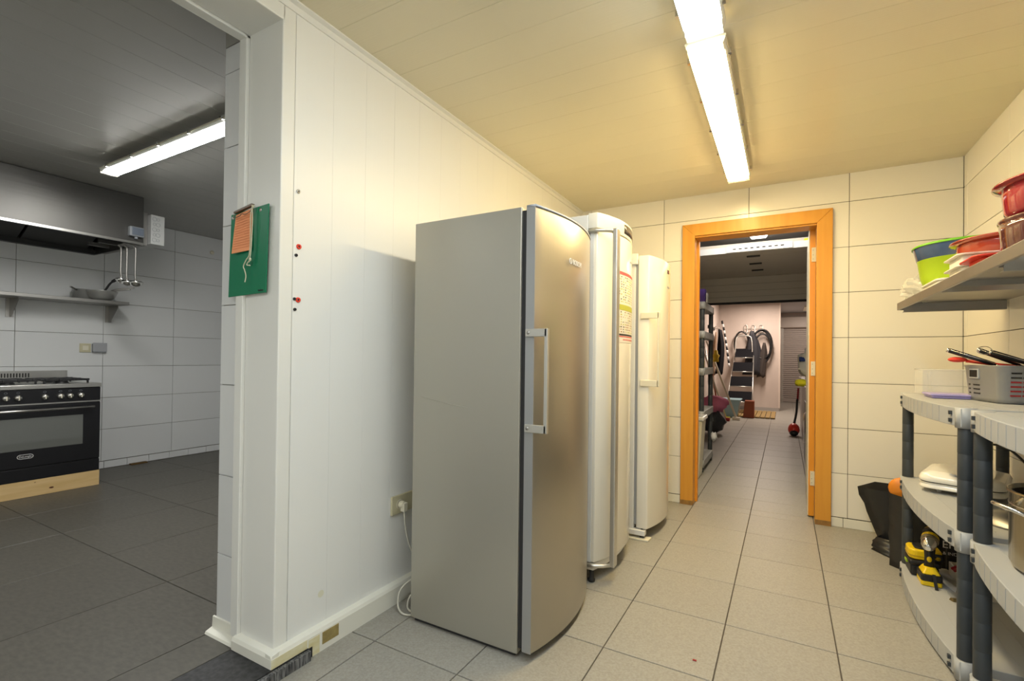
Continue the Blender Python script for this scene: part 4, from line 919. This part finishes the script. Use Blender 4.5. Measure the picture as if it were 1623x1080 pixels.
MB().lathe([(.157, .0), (.172, .009), (.183, .060), (.189, .070)], (GB[0], GB[1], RZ + .152), 40).build('shell', BLUEG, g, solid=.003)
g = thing('bowl_lid', 'bright green lid with knob on the blue bowl', 'lid', (GB[0], GB[1], RZ + .222))
MB().lathe([(0, .016), (.14, .014), (.183, .006), (.190, 0), (.190, -.006)], (GB[0], GB[1], RZ + .224), 40).build('plate', LIDG, g, solid=.002)
MB().lathe([(0, .022), (.024, .020), (.028, .010), (.022, 0)], (GB[0] - .03, GB[1] + .0, RZ + .236), 18).build('knob', LIME, g)
fm = MB().ell((.640, 3.235, RZ + .064), (.095, .085, .068), 22, 14, lambda d: 1 + .20 * math.sin(13 * d.x + 5 * d.z) * math.cos(11 * d.y + 7 * d.z))
fm.sm = [False] * len(fm.f)
one(fm, 'plastic_film', FILM, 'crumpled clear plastic bag at the far end of the steel rack', 'bag')
t = thing('flat_tray', 'flat cream plastic tray at the front edge of the steel rack', 'tray', (.64, 2.75, RZ))
q = MB(); q.prism(rrect(.640, 2.75, .075, .14, .03), RZ, RZ + .026, 'z'); q.build('base', CRPL, t, bevel=.006)
q = MB(); q.prism(rrect(.640, 2.75, .082, .147, .035), RZ + .022, RZ + .030, 'z'); q.build('rim', CRPL, t, bevel=.002)
for k in range(2):
    z0 = RZ + .0305 + k * .043
    t = thing('food_box', ('lower', 'upper')[k] + ' cream lidded food box stacked beside the green bowl', 'box', (.65, 2.45, z0), 'cream food boxes on the rack')
    z0 = RZ + k * .043
    q = MB(); q.prism(rrect(.648, 2.46, .068, .088, .025), z0 + .001, z0 + .037, 'z'); q.build('tub', CRPL, t, bevel=.003)
    q = MB(); q.prism(rrect(.648, 2.46, .083, .105, .03), z0 + .037, z0 + .0425, 'z'); q.build('lid', CRPL, t, bevel=.002)
t = thing('red_box', 'low bright red lidded dish at the front edge of the rack', 'dish', (.64, 2.23, RZ))
q = MB(); q.prism(rrect(.638, 2.228, .060, .080, .03), RZ, RZ + .032, 'z'); q.build('tub', REDP, t, bevel=.004)
q = MB(); q.prism(rrect(.634, 2.228, .080, .103, .04), RZ + .032, RZ + .038, 'z'); q.build('lid', REDP, t, bevel=.002)
def glassdish(c, r, h, m, label, sy=1.0, flange=.016):
    t = thing('glass_dish', label, 'dish', (c[0], c[1], c[2]), 'red glass dishes on the rack')
    MB().lathe([(0, .002), (r * .82, .002), (r * .92, h * .22), (r * .955, h * .8), (r * .96, h)], c, 40, sx=1, sy=sy).build('bowl', m, t, solid=.004)
    MB().lathe([(r * .95, h), (r + flange, h + .006), (r + flange, h + .011), (r * .94, h + .006)], c, 40, sx=1, sy=sy).build('rim', m, t)
    return t
glassdish((.730, 2.555, RZ + .086), .125, .062, REDG3, 'amber red glass oval dish resting on the cream food boxes', 1.25)
glassdish((.800, 2.275, RZ), .080, .100, REDG2, 'red glass dish behind the bright red lidded dish', 1.1, flange=.004)
glassdish((.728, 2.005, RZ), .152, .104, REDG, 'lower dark red brown glass dish of the tall stack', 1.1, flange=-.003)
glassdish((.728, 2.005, RZ + .115), .146, .098, REDG2, 'upper crimson glass dish of the tall stack', 1.1)

# ------------------------------------------------------------------ store and garage beyond the door
sfx = struct('floor_store')
MB().box(-1.6, 1.3, YB + .12, 15.4, -.06, -.006).build('grout_bed', GROUT, sfx)
ysr = lines(YB + .1005, 2.2634, .4235, 15.2); xsr = lines(-1.38, -.2176, .4066, 1.15)
near = [v for v in ysr if v < 9.2]
tiled(sfx, 'tile', FLOOR, 'z', 0, xsr, near, t=-.008, gap=.0045)
farb = MB(); far = [v for v in ysr if v >= near[-1]]
for i in range(len(xsr) - 1):
    for j in range(len(far) - 1): farb.box(xsr[i] + .002, xsr[i + 1] - .002, far[j] + .002, far[j + 1] - .002, -.008, 0)
o = farb.build('far_tiles', FLOOR, sfx); o['kind'] = 'stuff'
s_ = struct('wall_store_left'); MB().box(-1.48, -1.38, YB + .14, 12.4, 0, 2.6).build('plaster', PLASTER, s_)
s_ = struct('wall_store_right'); MB().box(1.15, 1.25, YB + .14, 15.4, 0, 2.6).build('plaster', PLASTER, s_)
s_ = struct('wall_store_end'); MB().box(-1.48, -.10, 12.34, 12.50, 0, 2.6).build('plaster', PLASTER, s_, bevel=.004)
MB().box(-.115, -.085, 12.325, 12.345, 0.06, 2.6).build('corner_bead', mat('pale bead', (.70, .60, .52), .6), s_)
MB().box(-1.38, -.10, 12.325, 12.34, .0, .07).build('skirting', mat('grey skirting', (.40, .37, .34), .6), s_)
s_ = struct('wall_passage_side'); MB().box(-.20, -.10, 12.50, 15.3, 0, 2.6).build('plaster', PLASTER, s_)
s_ = struct('wall_passage_end'); MB().box(-.20, 1.2, 15.2, 15.4, 0, 2.6).build('plaster', PLASTER, s_)
s_ = struct('door_2')
MB().box(-.10, -.03, 15.10, 15.2, 0, 2.16).build('shutter_guide', SATIN, s_)
MB().box(-.10, 1.1, 15.02, 15.2, 2.06, 2.34).build('shutter_box', mat('beige shutter box', (.50, .45, .40), .5), s_, bevel=.004)
z = .0; k = 0
while z < 2.05:
    hgt = .12 if k == 0 else .056
    q = MB(); q.prism([(15.13, z + .002), (15.115, z + .008), (15.115, z + hgt - .012), (15.13, z + hgt - .002)], -.03, 1.1, 'x'); q.build('slat', SHUT, s_); z += hgt; k += 1
s_ = struct('ceiling_store'); MB().box(-1.5, 1.25, YB + .14, 15.4, 2.47, 2.6).build('slab', CEILG, s_)
for a in ((-.70, .20, 4.36, 4.54), (-.52, -.28, 10.45, 11.75), (.41, .59, 13.35, 14.45)): MB().box(*a, 2.442, 2.47).build('lamp_housing', IVORY, s_)  # unseen housings, the last one covers the added passage fill
# sectional door parked under the ceiling
gd = thing('garage_door', 'grey sectional garage door lifted under the store ceiling', 'door', (-.1, 5.8, 2.1))
secs = [((4.86, 2.195), (5.30, 2.195)), ((5.30, 2.195), (5.72, 2.195)), ((5.72, 2.20), (6.14, 2.195)), ((6.14, 2.195), (6.56, 2.185))]
for (y0, z0), (y1, z1) in secs:
    q = MB(); q.prism([(y0 + .004, z0), (y1 - .004, z1), (y1 - .004, z1 + .04), (y0 + .004, z0 + .04)], -1.30, 1.08, 'x'); q.build('section_panel', PANEL, gd, bevel=.004)
    MB().box(-.34, -.22, y1 - .02, y1 + .02, min(z0, z1) - .012, min(z0, z1)).build('hinge', BLACKP, gd) if y1 < 6.5 else None
q = MB(); q.prism([(6.56, 2.185), (6.66, 1.885), (6.70, 1.89), (6.60, 2.20)], -1.30, 1.08, 'x'); q.build('section_panel', PANEL, gd, bevel=.004)
q = MB(); q.prism([(6.655, 1.888), (6.665, 1.862), (6.695, 1.862), (6.70, 1.89)], -1.30, 1.08, 'x'); q.build('bottom_seal', RUBBER, gd)
for z_ in (2.10, 2.02, 1.95):
    yy = 6.56 + (2.185 - z_) / 3; MB().box(-1.29, 1.07, yy - .004, yy, z_, z_ + .003).build('panel_groove', mat('groove grey', (.35, .33, .29), .6), gd)
rl = thing('ceiling_rail', 'white perforated cross rail under the store ceiling before the garage door', 'rail', (-.1, 4.78, 2.2))
MB().box(-1.30, 1.1, 4.765, 4.771, 2.130, 2.180).build('rail_web', RAILW, rl); MB().box(-1.30, 1.1, 4.765, 4.80, 2.180, 2.186).build('rail_flange', RAILW, rl)
MB().box(-.475, .055, 4.755, 4.765, 2.133, 2.190).build('slotted_plate', RAILW, rl, bevel=.001)
for k in range(9): MB().box(-.42 + k * .048, -.395 + k * .048, 4.753, 4.756, 2.157, 2.165).build('slot', BLACKP, rl)
for x in (-1.25, 1.05): MB().box(x, x + .03, 4.77, 4.80, 2.186, 2.47).build('hanger', RAILW, rl)
MB().box(.14, .20, 4.77, 4.80, 2.187, 2.203).build('yellow_clip', YELC, rl)
lp = thing('store_lamp', 'small white ceiling lamp just inside the store', 'lamp', (-.24, 5.38, 2.47))
MB().box(-.34, -.14, 5.28, 5.48, 2.45, 2.47).build('base', WHITE, lp)
q = MB(); q.hull8([(-.335, 5.285, 2.45), (-.145, 5.285, 2.45), (-.145, 5.475, 2.45), (-.335, 5.475, 2.45)], [(-.305, 5.31, 2.395), (-.175, 5.31, 2.395), (-.175, 5.45, 2.395), (-.305, 5.45, 2.395)]); q.build('diffuser', tube_mat('store lamp glow', LAMP_STORE), lp, bevel=.006)

# store shelving and its contents
shelving('dark post store shelving just behind the left door jamb', -1.16, -.685, 4.16, 4.56, (.09, .53, .96, 1.40), front='+x', bulge=.004, low=True)
shelving('second store shelving unit with dark posts, cartons and bin beside it', -1.16, -.710, 5.15, 5.88, (.12, .62, 1.06, 1.44, 1.74), front='+x', bulge=.004, low=True)
one(MB().box(-.80, -.722, 5.22, 5.32, 1.742, 1.88), 'detergent_box', BLUEP, 'violet and white detergent pack on top of the second store shelving', 'box', bevel=.004)
one(MB().box(-.715, -.700, 5.24, 5.30, 1.742, 1.84), 'spray_can', WHT, 'white can beside the violet pack on top of the store shelving', 'can', bevel=.004)
one(MB().box(-.93, -.776, 5.22, 5.42, 1.443, 1.56).rot((-.86, 5.3, 0), .0), 'jar', mat('jar white', (.65, .45, .42), .4), 'white and red jar on the store shelving below its top board', 'jar', bevel=.01)
one(MB().box(-1.0, -.776, 5.22, 5.62, 1.141, 1.27), 'grey_crate', GREYP, 'grey crate standing on the yellow carton on the store shelving', 'crate', bevel=.004)
one(MB().box(-1.0, -.774, 5.22, 5.62, 1.063, 1.14), 'yellow_carton', YELC, 'yellow carton under the grey crate on the store shelving', 'carton', bevel=.003)
one(MB().box(-.98, -.776, 5.22, 5.60, .623, .80), 'cardboard_drum', BROWNB, 'brown cardboard drum on the store shelving', 'drum', bevel=.01)
one(MB().box(-1.0, -.778, 5.22, 5.60, .802, .93), 'dark_crate', BLACKP, 'dark crate above the brown drum on the store shelving', 'crate', bevel=.004)
bn = thing('waste_bin', 'tall cream swing bin standing before the second store shelving', 'bin', (-.8, 4.95, 0))
MB().hull8([(-.90, 4.86, .002), (-.715, 4.86, .002), (-.715, 5.08, .002), (-.90, 5.08, .002)], [(-.93, 4.84, .56), (-.685, 4.84, .56), (-.685, 5.10, .56), (-.93, 5.10, .56)]).build('body', IVORY, bn, bevel=.01)
MB().box(-.945, -.670, 4.83, 5.115, .56, .60).build('rim', WHITE, bn, bevel=.012)
one(MB().ell((-.695, 5.80, .28), (.035, .05, .05), 10, 7, lambda d: 1 + .2 * math.sin(9 * d.x + 5 * d.z)), 'white_rag', WHT, 'small white rag hanging at the foot of the store shelving', 'rag')
sk = MB().ell((-.99, 8.0, .19), (.20, .18, .19), 16, 10, lambda d: 1 + .12 * math.sin(8 * d.x + 6 * d.z))
one(sk, 'rubbish_sack', mat('dark glossy sack', (.05, .055, .065), .25, bump=(14, (1, 1, 1), .8)), 'dark plastic sack on the store floor under the pink cloth', 'sack')
one(MB().ell((-.97, 8.0, .46), (.20, .16, .13), 16, 10, lambda d: 1 + .2 * math.sin(7 * d.x + 3 * d.z) * math.cos(6 * d.y)), 'pink_cloth', PINK, 'pink cloth heaped on the dark sack', 'cloth')
# long handled tools leaning on the left wall
for k, (xb, yb, xt, yt, zt_, r, m_) in enumerate(((-.80, 10.0, -1.35, 10.02, 1.52, .020, MOPW), (-.96, 9.75, -1.355, 9.80, 1.28, .016, MOPW), (-.97, 9.92, -1.355, 9.92, 1.22, .012, YELC), (-1.12, 10.10, -1.355, 10.12, 1.62, .016, RUST), (-1.13, 9.85, -1.355, 9.87, 1.40, .012, SATIN))):
    t = thing('broom', ('frontmost pale mop leaning on the left store wall', 'second pale mop behind the frontmost one', 'broom with yellow green handle leaning in the store', 'broom with brown handle leaning by the coats', 'thin silver broom leaning between the mops')[k], 'broom', (xb, yb, 0), 'brooms and mops leaning in the store')
    MB().tube([(xb, yb, .04), (xt, yt, zt_)], r, 8).build('handle', m_, t)
    MB().box(xb - .07, xb + .07, yb - .035, yb + .035, .0, .06).build('head', (CRPL, REDD, YELC, RUST, GREYP)[k], t, bevel=.01)
# tub and crate, mat, ladder
t = thing('storage_tub', 'pale blue plastic tub at the foot of the step ladder', 'tub', (-.98, 10.6, 0))
MB().hull8([(-1.14, 10.45, .002), (-.83, 10.45, .002), (-.83, 10.8, .002), (-1.14, 10.8, .002)], [(-1.20, 10.40, .34), (-.77, 10.40, .34), (-.77, 10.85, .34), (-1.20, 10.85, .34)]).build('body', BLUET, t, bevel=.01); MB().box(-1.215, -.755, 10.385, 10.865, .335, .36).build('rim', BLUET, t, bevel=.008)
one(MB().hull8([(-.72, 10.5, .002), (-.52, 10.5, .002), (-.52, 10.7, .002), (-.72, 10.7, .002)], [(-.69, 10.5, .34), (-.52, 10.5, .34), (-.52, 10.7, .34), (-.69, 10.7, .34)]), 'dustpan', RUST, 'rust brown upright dustpan beside the blue tub', 'dustpan', bevel=.008)
t = thing('slat_mat', 'wooden slatted mat on the floor before the coats', 'mat', (-.45, 11, 0))
for k in range(8): MB().box(-.86 + k * .089, -.86 + k * .089 + .078, 10.55, 11.9, .012, .03).build('slat', MATW, t, bevel=.003)
for y in (10.6, 11.2, 11.82): MB().box(-.86, -.155, y, y + .04, .0, .012).build('batten', MATW, t)
ldr = thing('step_ladder', 'aluminium step ladder with dark treads leaning against the far store wall', 'ladder', (-.85, 11.4, 0))
for x in (-1.10, -.60):
    MB().tube([(x + (.0 if x < -1 else .02), 10.95, .052), (x + (.10 if x < -1 else -.02), 12.05, 1.25)], .015, 8).build('side_rail', SATIN, ldr)
MB().tube(smooth([(-1.0, 12.05, 1.25), (-.985, 12.1, 1.60), (-.93, 12.12, 1.70), (-.72, 12.12, 1.70), (-.66, 12.1, 1.60), (-.64, 12.05, 1.25)], 5), .013, 8).build('hand_rail', SATIN, ldr)
for k in range(4):
    f = .22 + k * .25; y_ = 10.95 + 1.1 * f; z_ = 1.25 * f; x0_, x1_ = -1.08 + .09 * f, -.60 - .02 * f
    tr2 = MB().hull8([(x0_, y_ - .10, z_), (x1_, y_ - .10, z_), (x1_, y_ + .12, z_ + .20), (x0_, y_ + .12, z_ + .20)], [(x0_, y_ - .10, z_ - .02), (x1_, y_ - .10, z_ - .02), (x1_, y_ + .12, z_ + .18), (x0_, y_ + .12, z_ + .18)]).build('tread', COATB, ldr)
    MB().tube([(x0_, y_ - .11, z_ - .01), (x1_, y_ - .11, z_ - .01)], .009, 6).build('tread_edge', SATIN, tr2)
# coat rack and coats
YW = 12.33
cr2 = thing('coat_rack', 'wire coat rack on the far store wall', 'rack', (-.64, YW, 1.8))
MB().tube([(-.86, YW - .02, 1.80), (-.42, YW - .02, 1.80)], .007, 6).build('rail', SATIN, cr2); MB().tube([(-.84, YW - .02, 1.88), (-.44, YW - .02, 1.88)], .005, 6).build('rail', SATIN, cr2)
for x in (-.80, -.64, -.48):
    MB().tube(smooth([(x - .03, YW - .02, 1.80), (x - .035, YW - .02, 1.93), (x, YW - .02, 1.97), (x + .035, YW - .02, 1.93), (x + .03, YW - .05, 1.80), (x, YW - .07, 1.78)], 4), .007, 6).build('hook', SATIN, cr2)
def coat(name, label, cx_, cy_, z0, z1, w0, w1, d_, m_, ph=0, group=None):
    mb = MB(); n_, lv_ = 20, 10
    for k in range(lv_ + 1):
        f = k / lv_; z_ = z1 + (z0 - z1) * f; w_ = w1 * (.35 + .65 * min(1, f * 3)) + (w0 - w1) * f
        for i in range(n_):
            a = 2 * PI * i / n_; fold = 1 + .16 * math.sin(5 * a + ph + 2 * f)
            mb.v.append(Vector((cx_ + math.cos(a) * w_ * fold + .03 * math.sin(ph + 3 * f), cy_ + math.sin(a) * d_ * fold, z_ + .03 * math.sin(3 * a + ph) * f)))
    mb.f = [[k * n_ + i, k * n_ + (i + 1) % n_, (k + 1) * n_ + (i + 1) % n_, (k + 1) * n_ + i] for k in range(lv_) for i in range(n_)] + [list(range(n_))[::-1], list(range(lv_ * n_, lv_ * n_ + n_))]; mb.sm = [True] * len(mb.f)
    return one(mb, name, m_, label, 'coat', group)
coat('grey_coat', 'shiny grey coat hanging from the middle of the far coat rack', -.66, YW - .14, .84, 1.82, .20, .10, .09, COATG, 0)
coat('dark_trousers', 'dark garment hanging right of the grey coat', -.44, YW - .12, .78, 1.55, .08, .07, .07, mat('dark brown cloth', (.05, .04, .035), .7), 1.5)
for k, (cx_, cz_, rx, rz) in enumerate(((-.88, 1.52, .15, .29), (-.47, 1.47, .19, .36), (-.44, 1.42, .17, .33), (-.45, 1.52, .20, .33))):
    t = MB().tube([Vector((cx_ + rx * math.cos(a), YW - .10 - .02 * k, cz_ + rz * math.sin(a))) for a in [2 * PI * q / 28 for q in range(28)]], .019, 7, closed=True)
    one(t, 'hose_coil', BLACKP, ('coiled black hose left of the grey coat', 'large coiled black cable right of the grey coat', 'inner loop of coiled cable right of the grey coat', 'outer loop of coiled cable right of the grey coat')[k], 'hose', 'coils on the far coat rack')
coat('black_coat', 'black coat hanging on the left store wall behind the brooms', -1.235, 11.15, .85, 1.80, .07, .055, .26, COATB, .4)
hr = thing('hook_rail', 'dark hook rail on the left store wall that carries the black coat', 'rack', (-1.37, 10.9, 1.82))
MB().box(-1.38, -1.36, 10.4, 11.4, 1.80, 1.86).build('rail', BLACKP, hr)
for y_ in (10.62, 11.15): MB().tube([(-1.36, y_, 1.83), (-1.26, y_, 1.82), (-1.24, y_, 1.85)], .008, 6).build('hook', SATIN, hr)
coat('brown_coat', 'tan strip of garment hanging beside the black coat', -1.27, 10.62, .85, 1.72, .04, .03, .08, mat('tan cloth', (.32, .20, .12), .8), 2)
sc_ = thing('striped_cord', 'black and white striped safety chain hanging on the left store wall', 'chain', (-1.28, 11.9, 1.0))
for k in range(14):
    z_ = 2.05 - k * .075; x_ = -1.27 + .16 * (k / 14) ** .8; MB().tube([(x_, 11.9, z_), (x_ + .012, 11.9, z_ - .075)], .022, 8).build('segment', BLACKP if k % 2 == 0 else WHT, sc_)
one(MB().ell((-1.16, 9.9, 1.20), (.06, .06, .12), 10, 7, lambda d: 1 + .2 * math.sin(8 * d.z)), 'yellow_gloves', mat('amber cloth', (.60, .42, .02), .7), 'yellow gloves hanging above the brooms', 'gloves')
# washing machines, laundry, red vacuum on the right
w1_ = thing('washing_machine', 'white washing machine just beyond the open door leaf', 'washer', (.5, 6.1, 0))
MB().box(.215, .82, 5.78, 6.38, .02, .845).build('body', WHITE, w1_, bevel=.006); MB().box(.200, .215, 5.80, 6.36, .04, .70).build('front_panel', MGREY, w1_, bevel=.004)  # grey front panel carries the shade on a white machine
MB().box(.195, .83, 5.77, 6.39, .845, .872).build('top_board', WHITE, w1_, bevel=.004)
MB().lathe([(.10, -.004), (.16, -.012), (.17, 0)], (.200, 6.08, .42), 24, 'x').build('porthole', CHROME, w1_)
w2_ = thing('washing_machine', 'second white washing machine behind the first', 'washer', (.5, 6.9, 0))
MB().box(.235, .83, 6.45, 9.3, .02, .86).build('body', mat('shaded appliance grey', (.34, .34, .35), .3), w2_, bevel=.006); MB().box(.215, .84, 6.44, 9.32, .86, .885).build('top_board', WHITE, w2_, bevel=.004)  # white machine, shade of its front put into the grey body colour
w3_ = thing('dryer', 'white dryer visible between door leaf and right door casing', 'dryer', (.6, 4.9, 0))
MB().box(.335, .93, 4.98, 5.58, .02, .90).build('body', WHITE, w3_, bevel=.006); MB().lathe([(0, -.01), (.14, -.02), (.17, 0)], (.64, 4.98, .45), 24, 'y').build('porthole', BLACKP, w3_)
MB().box(.34, .92, 4.972, 4.98, .80, .89).build('control_panel', MGREY, w3_)
one(MB().ell((.29, 6.05, 1.12), (.17, .20, .17), 18, 12, lambda d: 1 + .16 * math.sin(8 * d.x + 6 * d.z) * math.cos(5 * d.y)), 'laundry_heap', WHT, 'heap of white laundry on the washing machine', 'laundry')
one(MB().box(.20, .40, 5.92, 6.18, .873, 1.0), 'laundry_box', WHITE, 'white box under the heap of laundry', 'box', bevel=.01)
one(MB().ell((.175, 5.98, 1.165), (.05, .08, .03), 12, 8, lambda d: 1 + .2 * math.sin(8 * d.x)), 'blue_garment', BLUEC, 'dark blue garment on the white laundry', 'cloth')
one(MB().ell((.155, 5.90, .915), (.065, .07, .038), 12, 8, lambda d: 1 + .2 * math.sin(9 * d.x + 3 * d.y)), 'yellow_cloth', YELC, 'yellow cloth hanging over the washing machine corner', 'cloth')
MB().tube([(.13, 5.95, 1.06), (.36, 5.95, 1.065)], .010, 8).build('handle_rod', CRPL, None); o = bpy.data.objects['handle_rod']; o.name = 'rod'; tag(o, 'white rod lying over the laundry box', 'rod')
vc = thing('vacuum_cleaner', 'small red vacuum cleaner on the store floor before the machines', 'vacuum', (.155, 8.45, 0))
MB().ell((.130, 8.45, .096), (.080, .11, .095), 16, 10).build('body', REDP, vc); MB().ell((.130, 8.36, .05), (.06, .05, .045), 12, 8).build('bumper', BLACKP, vc)
MB().tube(smooth([(.135, 8.5, .18), (.165, 8.55, .35), (.175, 8.6, .55)], 4), .016, 8).build('hose', BLACKP, vc); MB().tube([(.18, 8.6, .52), (.19, 8.62, .72)], .014, 8).build('tube', REDD, vc)
one(MB().box(-.300, -.286, 1.93, 1.937, .0005, .003), 'crumb', REDD, 'tiny dark red crumb on the floor tiles before the silver refrigerator', 'crumb')
one(MB().box(-5.675, -5.63, 2.28, 2.42, .0405, .052), 'debris', mat('brown debris', (.12, .07, .02), .9), 'brown debris on the kitchen floor by the skirting', 'debris')
